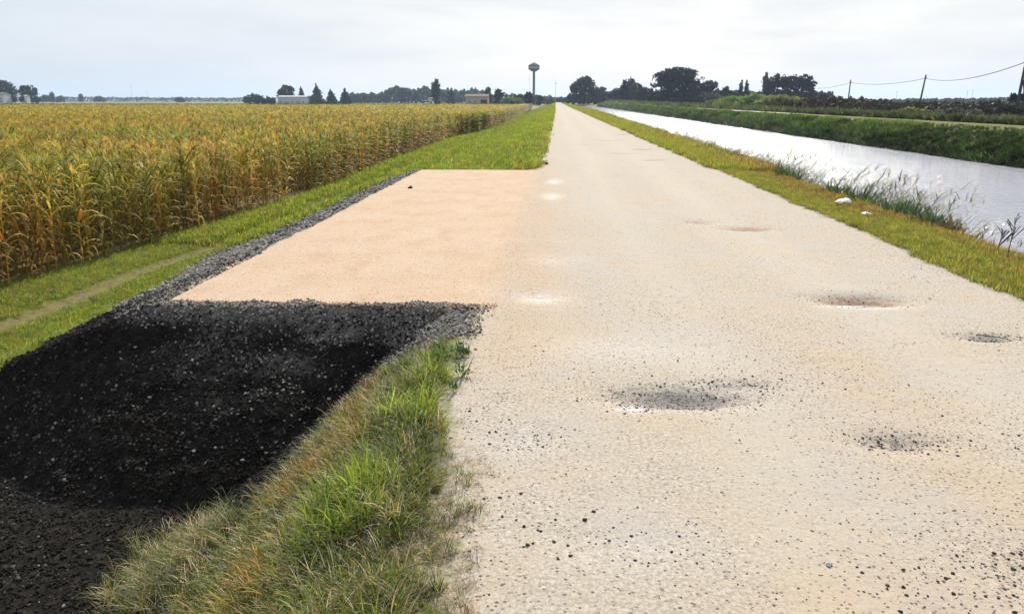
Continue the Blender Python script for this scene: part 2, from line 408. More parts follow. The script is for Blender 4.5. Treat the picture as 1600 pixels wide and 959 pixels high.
def terrain():
    xs, ys = axis_x(), axis_y(); nx, ny = len(xs), len(ys)
    X, Y = np.meshgrid(xs, ys); X = X.ravel(); Y = Y.ravel()
    Z = height(X, Y)
    s_road = np.minimum(X-ROAD_L(Y), ROAD_R(Y)-X); s_road = np.minimum(s_road, 640-Y)
    px1 = -.50
    lay = np.minimum(np.minimum(X-PX0, 4-X), np.minimum(Y-PY0, PY1-Y)); lay = np.maximum(lay, np.minimum(np.minimum(X+.78, 4-X), np.minimum(Y-6.2, 8-Y))); s_road = np.maximum(s_road, lay)
    s_patch = np.minimum(np.minimum(X-PX0, px1-X), np.minimum(Y-PY0, PY1-Y+.25*(X+2)/2))
    s_patch = s_patch + .30*fbm(X*1.1, Y*1.1, 4, 81)*(1-.5*(X > -.9))
    s_soil = np.minimum(np.minimum(X-FOOT(Y), 21.75-Y), np.where(Y < 7.1, VERGE(Y)-X, 1))
    s_soil = np.minimum(s_soil, -.52-.16*sstep(7.3, 6.9, Y)-X+.16*fbm(X*4, Y*4, 3, 97))
    s_path = np.minimum(np.minimum(X-23.5, 25.5-X), (fbm(X*0, Y*.05, 3, 77)+.12)*5); s_path = np.where(Y > 395, -1, s_path)
    crest = sstep(-.20, -.01, Z)*sstep(4.5, 6.6, Y); crest = np.maximum(crest, .60*sstep(-4.2, -1.4, X)*sstep(-.85, -.25, Z)*(Y < 7.2)*sstep(.35, .65, vnoise(X*1.4+Y*2.2, Y*5.5-X*1.6, 14)))
    crest = np.maximum(crest, .95*(X < PX0)*sstep(8.0, 10.5, Y)); crest = crest*(.5+vnoise(X*3, Y*3, 5))
    rut = np.zeros_like(X)
    for dx in (0, 1.25): rut = np.maximum(rut, np.exp(-((X-RUT(Y)-dx+.05*fbm(Y, X, 2, 4))/.17)**2)*(.9 if dx == 0 else .45))
    rut = rut*(.65+.7*vnoise(X*2, Y*.8, 55)); rut = np.clip(rut, 0, 1)*(Y < 120); rut = np.maximum(rut, (X < CORN(Y)+.1)*(Y < 260)*1.0)
    hole = np.zeros_like(X); rust = np.zeros_like(X); pale = np.zeros_like(X)
    for (hx, hy, rx, ry, d, a, b, c) in HOLES:
        q = np.exp(-(((X-hx)/rx)**2 + ((Y-hy)/ry)**2)*.9)
        hole = np.maximum(hole, a*q); rust = np.maximum(rust, b*q); pale = np.maximum(pale, c*q)
    grit = .25 + .75*sstep(7.5, 3.5, Y)*sstep(-.1, .12, fbm(X*.8, Y*.8, 3, 61)+.05*(X-1)) + .6*np.exp(-((X-4.2)/.35)**2) + .7*np.exp(-((X+.35)/.3)**2)
    grit = np.clip(grit+hole, 0, 1.6)
    blend = sstep(-1.3, -.7, X)*sstep(6.5, 7.6, Y)*sstep(23, 20, Y)
    warm = np.exp(-((X+.25)/.42)**2)*sstep(4.9, 5.8, Y)*sstep(30, 16, Y)+.7*np.exp(-(((X-1.3)/.6)**2+((Y-2.6)/.35)**2))+.5*np.exp(-((X-2.1)/.35)**2)*sstep(2, 3, Y)*sstep(9, 5, Y)
    A = dict(s_road=s_road, s_patch=s_patch, s_soil=s_soil, s_path=s_path, crest=np.clip(crest, 0, 1), rut=rut, hole=hole, rust=rust, pale=pale, grit=grit, track=(np.exp(-((X-1.05-.1*np.sin(Y*.3))/.34)**2)+np.exp(-((X-2.65-.1*np.sin(Y*.3))/.38)**2))*(.5+.8*vnoise(X*.3, Y*.25, 88)), blend=blend, warm=np.clip(warm, 0, 1))
    idx = np.arange(nx*ny).reshape(ny, nx)
    Q = np.stack([idx[:-1, :-1], idx[:-1, 1:], idx[1:, 1:], idx[1:, :-1]], -1).reshape(-1, 4)
    cm = lambda a: a[Q].mean(1)
    cls = np.zeros(len(Q), int)
    cx, cy = cm(X), cm(Y)
    cls[cm(s_soil) > 0] = 3; cls[cm(s_road) > 0] = 1; cls[cm(s_patch) > 0] = 2
    cls[(cm(s_path) > 0)] = 4
    cls[(cls == 0) & (cx > 6.0) & (cx < 23.9) & (cy < 400)] = 5
    cls[(cls == 0) & (cx < CORN(cy)) & (cy < 262) & (cy > -60) & (cx > -420)] = 6
    V = np.stack([X, Y, Z], 1)
    for k, nm in enumerate(('ground', 'road', 'gravel_lay_by', 'soil_bank', 'path', 'canal_bed', 'field')):
        q = Q[cls == k]
        u, inv = np.unique(q, return_inverse=True)
        me = mesh_np(nm, V[u], inv.reshape(q.shape), [M_EARTH], True, {a: b[u] for a, b in A.items()})
        tag(link(nm, me), kind='structure')
terrain()

# water
m, t, out = mat_new("canal_water")
g = N(t, 'ShaderNodeNewGeometry'); P = g.outputs['Position']
w1 = noise(t, 2.2, 4, .6, P, (1, 2.6, 1)); w2 = noise(t, 9, 4, .6, P, (1, 2.2, 1)); w3 = noise(t, .25, 2, .5, P)
hh = math_(t, 'ADD', math_(t, 'MULTIPLY', w1, .7), math_(t, 'MULTIPLY', w2, .3)); hh = math_(t, 'MULTIPLY', hh, mrange(t, w3, .3, .7, .7, 1.1))
b = bsdf(t, out, (.47, .47, .53), .08, .9, hh, .10, 1.0); b.inputs['IOR'].default_value = 1.6
M_WATER = m
def sheet(name, x0, x1, y0, y1, z, mat, n=2):
    return link(name, mesh_np(name, [(x0, y0, z), (x1, y0, z), (x1, y1, z), (x0, y1, z)], [[0, 1, 2, 3]], [mat]))
tag(sheet('water', 6.2, 21.2, -300, 402, -1.1, M_WATER), kind='structure')
# ------------------------------------------------------------ scattering
def hidden_collection(name, meshes):
    c = bpy.data.collections.new(name)
    for i, me in enumerate(meshes):
        o = bpy.data.objects.new("%s_%02d" % (name, i), me); c.objects.link(o)
    return c
def scatter(name, P, rot, scl, tint, meshes, idx=None, label=None, cat=None, kind='stuff', group=None):
    n = len(P)
    scl = np.asarray(scl, float)
    if scl.ndim == 1: scl = np.repeat(scl[:, None], 3, 1)
    if idx is None: idx = rng.integers(0, len(meshes), n)
    me = mesh_np(name, P, [], [], attrs={'rot': rot, 'scl': scl, 'tint': tint, 'idx': np.asarray(idx, int)})
    o = link(name, me); tag(o, label, cat, group, kind)
    g = bpy.data.node_groups.new(name+"_scatter", 'GeometryNodeTree')
    g.interface.new_socket("Geometry", in_out='INPUT', socket_type='NodeSocketGeometry'); g.interface.new_socket("Geometry", in_out='OUTPUT', socket_type='NodeSocketGeometry')
    gi = g.nodes.new('NodeGroupInput'); go = g.nodes.new('NodeGroupOutput')
    ci = g.nodes.new('GeometryNodeCollectionInfo'); ci.inputs['Collection'].default_value = hidden_collection(name+"_kind", meshes)
    ci.inputs['Separate Children'].default_value = True; ci.inputs['Reset Children'].default_value = True
    ip = g.nodes.new('GeometryNodeInstanceOnPoints'); ip.inputs['Pick Instance'].default_value = True
    def na(nm, ty):
        q = g.nodes.new('GeometryNodeInputNamedAttribute'); q.data_type = ty; q.inputs['Name'].default_value = nm; return q.outputs['Attribute']
    g.links.new(gi.outputs[0], ip.inputs['Points']); g.links.new(ci.outputs[0], ip.inputs['Instance'])
    g.links.new(na('idx', 'INT'), ip.inputs['Instance Index']); g.links.new(na('rot', 'FLOAT_VECTOR'), ip.inputs['Rotation']); g.links.new(na('scl', 'FLOAT_VECTOR'), ip.inputs['Scale'])
    g.links.new(ip.outputs[0], go.inputs[0])
    md = o.modifiers.new("scatter", 'NODES'); md.node_group = g
    return o
def rots(n, tilt=.12):
    return np.stack([rng.normal(0, tilt, n), rng.normal(0, tilt, n), rng.uniform(0, 6.283, n)], 1)

def ribbon(V, F, S, base, dirv, length, width, droop, seg=4, shade0=(.7, .7, .7), shade1=(1, 1, 1), up=1.0, fold=False, kink=0):
    "an arching tapered blade"
    b = len(V); d = np.array(dirv, float); d = d/np.linalg.norm(d)
    side = np.array([-d[1], d[0], 0.0]);
    p = np.array(base, float); el = math.atan2(up, 1.0)
    for i in range(seg+1):
        tt = i/seg; w = width*(1-tt**2.2)*(.55+.45*min(1, tt*4)) + width*.03
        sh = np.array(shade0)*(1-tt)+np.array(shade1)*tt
        V.append(p-side*w/2); V.append(p+side*w/2 + np.array([0, 0, kink*w])); S.append(sh); S.append(sh)
        step = length/seg
        p = p + step*np.array([d[0]*math.cos(el), d[1]*math.cos(el), math.sin(el)])
        el -= droop/seg*(.4+1.2*tt)
    for i in range(seg): F.append((b+2*i, b+2*i+1, b+2*i+3, b+2*i+2))
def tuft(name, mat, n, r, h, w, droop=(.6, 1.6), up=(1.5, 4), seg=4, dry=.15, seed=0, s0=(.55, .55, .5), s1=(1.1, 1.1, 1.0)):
    q = np.random.default_rng(seed); V, F, S = [], [], []
    for _ in range(n):
        a = q.uniform(0, 6.283); rr = r*math.sqrt(q.uniform())
        a2 = q.uniform(0, 6.283); L_ = h*q.uniform(.45, 1.1)
        k = np.array((1.0, 1.0, 1.0))*q.uniform(.8, 1.2)
        if q.uniform() < dry: k = np.array((1.9, 1.45, 1.3))*q.uniform(.8, 1.1)
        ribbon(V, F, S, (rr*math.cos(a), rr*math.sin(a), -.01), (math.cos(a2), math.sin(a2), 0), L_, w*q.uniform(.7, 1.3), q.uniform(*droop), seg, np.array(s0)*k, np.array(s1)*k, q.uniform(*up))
    return mesh_np(name, V, F, [mat], False, {'shade': np.array(S)})
def mixt(n, cols, w, jit=.12):
    c = np.array(cols, float)[rng.choice(len(cols), n, p=np.array(w)/sum(w))]
    return c*rng.normal(1, jit, (n, 1)).clip(.5, 1.6)
def region(n, x0, x1, y0, y1, p=1.0):
    "points whose density falls off with distance"
    u = rng.uniform(0, 1, n); y = y0*(y1/y0)**(u**p); x = rng.uniform(0, 1, n)
    return x, y
# ---- grass
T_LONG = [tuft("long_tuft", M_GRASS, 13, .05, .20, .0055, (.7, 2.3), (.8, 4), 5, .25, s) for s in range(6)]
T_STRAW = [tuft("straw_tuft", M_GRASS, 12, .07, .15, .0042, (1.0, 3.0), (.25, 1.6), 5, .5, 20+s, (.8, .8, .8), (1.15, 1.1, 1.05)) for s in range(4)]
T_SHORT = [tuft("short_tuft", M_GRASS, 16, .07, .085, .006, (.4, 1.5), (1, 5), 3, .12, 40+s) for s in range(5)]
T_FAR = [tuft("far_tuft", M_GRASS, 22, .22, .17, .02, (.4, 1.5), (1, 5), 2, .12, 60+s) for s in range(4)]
GRN = (.275, .35, .05); GRN2 = (.17, .22, .05); YEL = (.40, .35, .06); BRN = (.36, .23, .075); STR = (.55, .50, .37); DRK = (.07, .10, .035); LIME = (.30, .44, .05)
def verge_grass():
    n = 21000
    y = 1.2+4.75*rng.uniform(0, 1, n*2); x = rng.uniform(-3.0, -.28, n*2)
    lf = VERGE(y)+.06+.14*fbm(y*3, x*3, 2, 5)*2; k = (x > lf) & (x < ROAD_L(y)+.0+.30*fbm(y*2, x, 3, 6)+np.abs(rng.normal(0, .13, len(x)))*sstep(4.8, 3.6, y)-.10*sstep(4.6, 5.6, y)); k &= rng.uniform(size=len(k)) < np.clip(.95+3.5*fbm(x*4, y*4, 3, 99), .22, 1); x, y = x[k][:n], y[k][:n]
    z = height(x, y); n = len(x)
    e = (ROAD_L(y)-x)                       # distance from the road edge
    nn = fbm(x*1.6, y*1.6, 3, 91); nb = fbm(x*2.2+9, y*2.2, 3, 95)
    tint = mixt(n, [GRN2, (.13, .16, .04), STR, BRN, GRN, (.06, .08, .03)], [4, 4, 1.8, .9, 1.8, 1.5], .2)
    straw = (rng.uniform(size=n) < np.clip(.85-e*1.9+nn, .06, .9)*sstep(6.9, 5.4, y)); tint[straw] = mixt(straw.sum(), [STR, (.26, .25, .19), (.17, .17, .11), GRN2], [4, 4, 3, 1.5])
    # gold brown band on the left slope
    br = (e > .45) & (rng.uniform(size=n) < np.clip(.45+2.4*nb, 0, .9)); tint[br] = mixt(br.sum(), [BRN, YEL, (.34, .23, .06), (.20, .20, .05), STR], [2.4, 3, 2, 2, .8])
    def blob(cx, cy, r): return np.exp(-(((x-cx)/r)**2+((y-cy)/r)**2))
    lime = np.maximum.reduce([blob(*on(545, 800, -.12).xy, .17), blob(*on(535, 850, -.15).xy, .15), blob(*on(700, 590, 0).xy, .22), blob(*on(665, 655, -.03).xy, .20), blob(*on(725, 575, 0).xy, .15)])
    li = rng.uniform(size=n) < lime*.95; tint[li] = mixt(li.sum(), [LIME, GRN, GRN2], [2, 2, 1.2])
    sc = rng.uniform(.35, 1.05, n)*(1+.45*lime); sc[straw] *= .75
    sc *= np.where(e < .12, .6, 1)*np.interp(y, [4.8, 5.9], [1, .65])
    P = np.stack([x, y, z], 1); idx = np.where(straw, 6+rng.integers(0, 4, n), rng.integers(0, 6, n))
    s3 = np.stack([sc, sc, sc*(1+.35*li)], 1)
    scatter('verge_grass', P, rots(n, .22), s3, tint, T_LONG+T_STRAW, idx, 'long mixed green and straw coloured grass on the near road verge', 'grass')
verge_grass()
def pit_grass():
    # long pale grass leaning into the pit, and stray blades on the soil
    n = 900
    c = on(270, 865, -1.0); x = rng.normal(c.x+.06, .17, n); y = rng.normal(c.y+.02, .2, n)
    c2 = on(215, 925, -1.05); x[600:] = rng.normal(c2.x+.12, .15, 300); y[600:] = rng.normal(c2.y, .15, 300)
    T = [tuft("pale_tuft", M_GRASS, 10, .05, .30, .006, (1.0, 2.4), (1, 3), 6, .4, 80+s) for s in range(4)]
    tint = mixt(n, [(.24, .27, .15), GRN2, STR, DRK], [3, 3, 2, 2])
    sc = rng.uniform(.35, .8, n)
    scatter('pit_grass', np.stack([x, y, height(x, y)-.01], 1), rots(n, .3), sc, tint, T, None, 'long pale grass blades leaning into the dark earth pit', 'grass')
pit_grass()
def track_grass():
    n = 56000; u = rng.uniform(0, 1, n); y = 5.0*(150/5.0)**(rng.uniform(0, 1, n)**.9)
    x0 = CORN(y)-.15; x1 = np.where(y < 21.9, FOOT(y)+.05, ROAD_L(y)+.05*rng.normal(0, 1, n)); x = x0+(x1-x0)*u
    rutd = np.exp(-((x-RUT(y)-.06*np.sin(y*1.3))/.24)**2)*1.0 + np.exp(-((x-RUT(y)-1.25)/.2)**2)*.65
    k = rng.uniform(size=n) > rutd*(y < 110); x, y = x[k], y[k]; rutd = rutd[k]; n = len(x)
    far = y > 22
    nn = fbm(x*.8, y*.3, 3, 15)
    tint = mixt(n, [GRN, (.27, .34, .04), YEL, GRN2], [5, 4, 1.5, 1.2])
    d = rng.uniform(size=n) < np.clip(-nn*2+.02, 0, .6); tint[d] = mixt(d.sum(), [GRN2, (.22, .23, .05), YEL], [2, 2, 2])
    sc = rng.uniform(.6, 1.2, n)*(1+np.clip(y-10, 0, 25)*.02)*np.where(rutd > .3, .6, 1)
    idx = np.where(y > 16, 5+rng.integers(0, 4, n), rng.integers(0, 5, n)); sc = np.where(y > 16, sc*.62*(1+y/80), sc)
    scatter('track_grass', np.stack([x, y, height(x, y)-.005], 1), rots(n, .15), sc, tint, T_SHORT+T_FAR, idx, 'short bright green grass of the field track and road embankment', 'grass')
    # far embankment up to the end of the road
    n = 9000; y = 150*(620/150)**rng.uniform(0, 1, n); x = np.where(rng.uniform(size=n) < .65, rng.uniform(-6.2, -.5, n), rng.uniform(4.3, 6.3, n))
    scatter('far_verge_grass', np.stack([x, y, height(x, y)], 1), rots(n, .1), rng.uniform(1.6, 3, n), mixt(n, [GRN, GRN2, YEL], [3, 2, 1]), T_FAR, None, 'distant strip of grass along both road edges', 'grass')
track_grass()
def right_verge():
    n = 34000; y = 5.5*(150/5.5)**rng.uniform(0, 1, n); x = 4.30+(6.25-4.30)*rng.uniform(0, 1, n)
    e = x-4.36+.12*fbm(y*1.5, x, 3, 19)*2
    k = e > 0; x, y, e = x[k], y[k], e[k]; n = len(x)
    nn = fbm(x*1.2, y*.5, 3, 17)
    tint = mixt(n, [(.28, .30, .045), YEL, GRN, (.26, .22, .06)], [4, 3, 2, 2])
    br = rng.uniform(size=n) < np.clip((e-.62)*1.1+nn*2.2, 0, .85)*sstep(60, 20, y)*sstep(4, 7, y); tint[br] = mixt(br.sum(), [(.30, .17, .07), BRN, YEL, (.14, .14, .05)], [4, 3, 2, 1])
    sc = rng.uniform(.7, 1.3, n)*(1+.8*sstep(.8, 1.8, e)); far = y > 22
    idx = np.where(far, 5+rng.integers(0, 4, n), rng.integers(0, 5, n)); sc = np.where(far, sc*.7*(1+y/90), sc)
    scatter('canal_verge_grass', np.stack([x, y, height(x, y)-.005], 1), rots(n, .15), sc, tint, T_SHORT+T_FAR, idx, 'yellow green and rusty brown grass between road and canal', 'grass')
right_verge()
# ---- reeds
def reed_mesh(seed, plume=True, h=1.7):
    q = np.random.default_rng(seed); V, F, S = [], [], []
    lean = q.uniform(.4, 1.15); ax = q.normal(0, .25)
    d = np.array([math.cos(ax), math.sin(ax), 0]); prev = None; n = 7; pts = []
    for i in range(n+1):
        tt = i/n; pts.append(np.array([0, 0, h*tt*(1-.30*lean*tt)]) + d*h*lean*tt**1.8)
    for i in range(n):
        for s in (np.array([1, 0, 0]), np.array([0, 1, 0])):
            b = len(V); w = .007*(1-.5*i/n)
            for p in (pts[i]-s*w, pts[i]+s*w, pts[i+1]+s*w, pts[i+1]-s*w): V.append(p); S.append(np.array((1.1, 1.0, .8)))
            F.append((b, b+1, b+2, b+3))
    for k in range(8):
        i = q.integers(2, n); a = ax+q.normal(0, .7)+(math.pi if q.uniform() < .18 else 0)
        ribbon(V, F, S, pts[i], (math.cos(a), math.sin(a), 0), q.uniform(.25, .5), .027, q.uniform(.7, 1.6), 4, (.8, .9, .7), (1.2, 1.2, 1.0), q.uniform(.5, 1.6))
    if plume:
        for k in range(10):
            a = ax+q.normal(0, .5)
            ribbon(V, F, S, pts[n]-np.array([0, 0, .02*k]), (math.cos(a), math.sin(a), 0), q.uniform(.10, .2), .018, 1.4, 3, (1.5, 1.2, 1.1), (1.9, 1.6, 1.5), q.uniform(.4, 1.4))
    return mesh_np("reed", V, F, [M_REED], False, {'shade': np.array(S)})
R_ = [reed_mesh(s, s % 3 != 2, 1.38) for s in range(8)]
def reeds():
    n = 5200; y = 10.5*(60/10.5)**(rng.uniform(0, 1, n)**.9); x = rng.uniform(6.1, 6.95, n)
    d = .5+fbm(y*.45, x*.3, 2, 23)*2.6; d = d*.75*sstep(12.3, 15, y)*np.interp(y, [12, 30, 45, 60], [1, 1, .6, .3]); k = rng.uniform(size=n) < d+.05; x, y = x[k], y[k]; n = len(x)
    sc = rng.uniform(.38, .82, n)*np.interp(y, [11, 14, 30, 60], [.6, .9, .9, .8])
    tint = mixt(n, [(.14, .17, .11), (.30, .29, .24), (.07, .09, .055)], [3, 3, 2.5])
    z = np.maximum(height(x, y), -1.35)
    scatter('canal_reeds', np.stack([x, y, z], 1), np.stack([rng.normal(0, .08, n), rng.normal(.05, .1, n), rng.normal(0, .5, n)], 1), sc, tint, R_, None, 'pale feathery reeds leaning over the near canal edge', 'reeds')
    T = [tuft("broad_weed", M_WEED, 30, .16, .38, .035, (.3, 1.6), (.4, 3), 3, .05, 100+s, (.6, .7, .6), (1.1, 1.15, 1)) for s in range(4)]
    n = 1500; y = 9*(150/9)**rng.uniform(0, 1, n); x = rng.uniform(5.85, 6.6, n); k = rng.uniform(size=n) < .25+2.2*fbm(y*.6, x, 2, 29)+.25*sstep(14, 18, y); x, y = x[k], y[k]; n = len(x)
    tint = mixt(n, [(.08, .13, .045), (.11, .16, .07), (.06, .10, .045)], [3, 2, 2]); br = y < 12.5; tint[br] = mixt(br.sum(), [(.14, .085, .045), BRN, (.1, .1, .04)], [2, 2, 1])
    scatter('canal_weeds', np.stack([x, y, height(x, y)], 1), rots(n, .2), rng.uniform(.5, 1.15, n)*(1+y/120), tint, T, None, 'leafy green weeds at the top of the near canal bank', 'weeds')
    return T
WEEDS = reeds()
def verge_weeds():
    n = 140; y = rng.uniform(2.3, 5.6, n); x = rng.uniform(0, 1, n); x = VERGE(y)+.15+x*(-.75-VERGE(y)); k = fbm(x*2.5, y*2.5, 2, 7) > .02; x, y = x[k], y[k]; n = len(x)
    scatter('verge_weeds', np.stack([x, y, height(x, y)+.02], 1), rots(n, .2), rng.uniform(.18, .34, n), mixt(n, [(.16, .24, .06), (.20, .22, .10), (.10, .16, .05)], [2, 1, 2]), WEEDS, None, 'small broad leaved weeds among the grass of the near verge', 'weeds')
verge_weeds()
# ---- far bank growth
def far_bank():
    n = 24000; y = 18*(400/18)**rng.uniform(0, 1, n); u = rng.uniform(0, 1, n); x = 20.55+2.55*u
    nn = fbm(y*.22, x*.9, 3, 33)
    tint = mixt(n, [(.085, .14, .03), (.13, .20, .04), (.055, .085, .03), (.17, .21, .06)], [4, 3, 3, 1])
    up = rng.uniform(size=n) < sstep(.55, .95, u)*.8; tint[up] = mixt(up.sum(), [(.22, .26, .055), (.18, .24, .05), (.28, .26, .09)], [3, 3, 1.5])
    lo = rng.uniform(size=n) < sstep(.45, .0, u)*.7; tint[lo] = mixt(lo.sum(), [(.035, .055, .025), (.05, .07, .035), (.08, .06, .04)], [3, 3, 1])
    dk = (nn < -.06); tint *= 1.1; tint[dk] *= .5; k = rng.uniform(size=n) < np.clip(1.3+5*nn, .5, 1); x, y, u, nn, tint = x[k], y[k], u[k], nn[k], tint[k]; n = len(x)
    sc = rng.uniform(.5, 1.2, n)*(1+y/180)*(1+1.3*nn)*np.interp(u, [0, .75, .95, 1], [1, .85, .36, .22])
    z = height(x, y)
    scatter('far_bank_growth', np.stack([x, y, z], 1), rots(n, .25), sc, tint, WEEDS, None, 'dense green weeds and grass covering the far canal bank', 'undergrowth')
    # grass both sides of the path and on the flat beyond
    n = 9000; y = 30*(420/30)**rng.uniform(0, 1, n); x = np.where(rng.uniform(size=n) < .4, rng.uniform(25.7, 26.2, n), 26+rng.uniform(0, 1, n)**1.5*(y*.35+8))
    k = rng.uniform(size=n) < .8; x, y = x[k], y[k]; n = len(x)
    scatter('far_meadow', np.stack([x, y, height(x, y)], 1), rots(n, .2), rng.uniform(.8, 1.6, n)*(1+y/130), mixt(n, [(.11, .13, .05), (.17, .16, .08), (.06, .08, .035)], [3, 2, 4]), T_FAR+WEEDS, None, 'rough grey green grass beyond the path on the far bank', 'grass')
far_bank()
# floating weed line by the far bank
mb = MB(); yy = 24.0; q = random.Random(3)
while yy < 75:
    w = q.uniform(.05, .16); x = 19.75+.25*math.sin(yy*.35)+q.uniform(-.05, .05); l = q.uniform(.5, 1.4)
    mb.poly([(x-w, yy, -1.09), (x, yy-.1, -1.085), (x+w, yy+l*.4, -1.09), (x+w*.6, yy+l, -1.09), (x-w*.8, yy+l*.9, -1.085)]); yy += l*q.uniform(.75, 1.1)
tag(mb.build('floating_weed', simple("wet_weed", (.06, .065, .055), .5, .4)), 'thin dark line of floating weed in front of the far bank', 'weed', kind='stuff')

# ---- corn
def corn_mesh(seed, h=1.95, detail=True):
    q = np.random.default_rng(seed); V, F, S = [], [], []
    bend = q.normal(0, .06, 2); pts = [np.array([bend[0]*t*t, bend[1]*t*t, h*.86*t]) for t in np.linspace(0, 1, 5)]
    for i in range(4):
        for s in (np.array([1, 0, 0]), np.array([0, 1, 0])):
            b = len(V); w = .013*(1-.15*i)
            for p in (pts[i]-s*w, pts[i]+s*w, pts[i+1]+s*w, pts[i+1]-s*w): V.append(p); S.append(np.array((1.0, .95, .75)))
            F.append((b, b+1, b+2, b+3))
    plane = q.uniform(0, 6.28)
    nl = 19 if detail else 10
    for k in range(nl):
        tt = (.12+.86*k/(nl-1)); z = h*.86*tt; a = plane+(k % 2)*math.pi+q.normal(0, .45)
        dry = np.clip((1.15 if detail else .75)-tt*1.25+q.normal(0, .25), 0, 1)
        c1 = np.array((.85, 1.0, .8))*(1-dry)+np.array((1.1, .95, 1.9))*dry; c1 = c1*q.uniform(.35, 1.5)
        L_ = (.30+.36*math.sin(math.pi*min(1, tt)*.85))*q.uniform(.75, 1.1)
        ribbon(V, F, S, (bend[0]*tt*tt, bend[1]*tt*tt, z), (math.cos(a), math.sin(a), 0), L_, .040 if detail else .06, q.uniform(1.6, 3.0)+dry*.6, 5 if detail else 3, c1*.95, c1*(1.1+.2*dry), q.uniform(1.0, 2.4)*(1-.5*dry), kink=.3)
    for k in range(9 if detail else 5):
        a = q.uniform(0, 6.28); ribbon(V, F, S, (bend[0], bend[1], h*.84), (math.cos(a), math.sin(a), 0), q.uniform(.16, .3), .016 if detail else .03, .7, 2, (1.15, 1.05, 1.3), (1.45, 1.3, 1.9), q.uniform(1.5, 6))
    if detail:
        b = len(V); z = h*.42; a = plane
        for r, zz in ((.01, 0), (.032, .05), (.028, .15), (.006, .22)):
            for j in range(5):
                an = j*1.2566; V.append(np.array([math.cos(a)*(.03+zz*.25)+r*math.cos(an), math.sin(a)*(.03+zz*.25)+r*math.sin(an), z+zz])); S.append(np.array((1.6, 1.3, 1.9)))
        for i in range(3):
            for j in range(5): F.append((b+i*5+j, b+i*5+(j+1) % 5, b+(i+1)*5+(j+1) % 5, b+(i+1)*5+j))
    return mesh_np("corn_plant", V, F, [M_CORN], False, {'shade': np.array(S)})
C_NEAR = [corn_mesh(s) for s in range(8)]; C_FAR = [corn_mesh(50+s, 1.95, False) for s in range(5)]
def corn():
    X, Y = [], []
    for r in range(0, 100):                                  # near block, rows parallel to the road
        ys = np.arange(4, 66, .16); x = CORN(ys)-.15-r*.55; ys = ys+rng.normal(0, .05, len(ys)); x = x+rng.normal(0, .06, len(ys))
        k = (x > -.86*ys-6) & ((ys < 23.3) | (ys > 25.3)); X.append(x[k]); Y.append(ys[k])
    X = np.concatenate(X); Y = np.concatenate(Y)
    k = rng.uniform(size=len(X)) < np.interp(Y, [0, 20, 60], [1, .95, .7]); X, Y = X[k], Y[k]
    n = len(X); Z = height(X, Y)-.02
    def tints(X, Y, n):
        return tints_(X, Y, n)*np.array((1.04, .95, .9))
    def tints_(X, Y, n):
        a = fbm(X*.35, Y*.35, 3, 71); b = fbm(X*.06, Y*.06, 3, 72)
        t_ = mixt(n, [(.42, .33, .05), (.38, .33, .05), (.40, .28, .055), (.28, .28, .05)], [4, 4, 1.2, 2])
        g_ = rng.uniform(size=n) < np.clip(.02+2.2*a+1.2*b, 0, .75); t_[g_] = mixt(g_.sum(), [(.27, .27, .045), (.32, .29, .05)], [1, 1])
        o_ = rng.uniform(size=n) < np.clip(-.05-2.4*a, 0, .7); t_[o_] = mixt(o_.sum(), [(.44, .31, .06), (.40, .25, .06)], [3, 1])
        return t_
    T_ = tints(X, Y, n)
    back = (Y > 25) & (Y < 29) & (rng.uniform(size=n) < .4); T_[back] = mixt(back.sum(), [(.26, .29, .05), (.34, .33, .05)], [1, 1])
    R = np.stack([rng.normal(0, .05, n), rng.normal(0, .05, n), rng.uniform(0, 6.283, n)], 1)
    S_ = rng.uniform(.84, 1.10, n)*(1+.05*fbm(X*.4, Y*.4, 2, 73)*2)
    ok, px, py = in_frame(X, Y, Z+1.0, -4)
    # how much of a plant shows: plants of the outermost rows, nearest first
    edge = CORN(Y)-X
    rank = np.where(ok & (edge < .7), Y, 1e9); near = np.argsort(rank)[:300]; near = near[rank[near] < 1e8]
    ind = np.zeros(n, bool); ind[near] = True
    vi = rng.integers(0, 8, n)
    for i in near:
        o = link('corn_plant', C_NEAR[vi[i]]); o.location = (X[i], Y[i], Z[i]); o.rotation_euler = R[i]; o.scale = (S_[i],)*3
        o['tint'] = [float(v) for v in T_[i]]
        tag(o, 'ripening maize plant with drying leaves at the near edge of the field', 'corn plant', 'maize plants along the field edge')
    r = ~ind
    scatter('corn_crop', np.stack([X, Y, Z], 1)[r], R[r], S_[r], T_[r], C_NEAR, vi[r], 'golden green ripening maize filling the field on the left', 'crop')
    # far part of the field
    n = 42000; Y = 66*(262/66)**rng.uniform(0, 1, n)**.85; w = rng.uniform(0, 1, n); X = CORN(Y)-.1 - w**1.3*(Y*.86+6)
    near_e = rng.uniform(size=n) < .12; X[near_e] = CORN(Y[near_e])-rng.uniform(0, 2, near_e.sum())
    Z = height(X, Y); T_ = tints(X*.5, Y*.5, n); fr = Y > 215; T_[fr] = mixt(fr.sum(), [(.06, .04, .02), (.05, .04, .02), (.09, .07, .02)], [2, 2, 1])
    sc = np.stack([1+Y/260]*2+[rng.uniform(.9, 1.07, n)], 1)
    scatter('far_corn_crop', np.stack([X, Y, Z], 1), np.stack([rng.normal(0, .04, n)]*2+[rng.uniform(0, 6.283, n)], 1), sc, T_, C_FAR, None, 'distant part of the maize field reaching towards the horizon', 'crop')
corn()

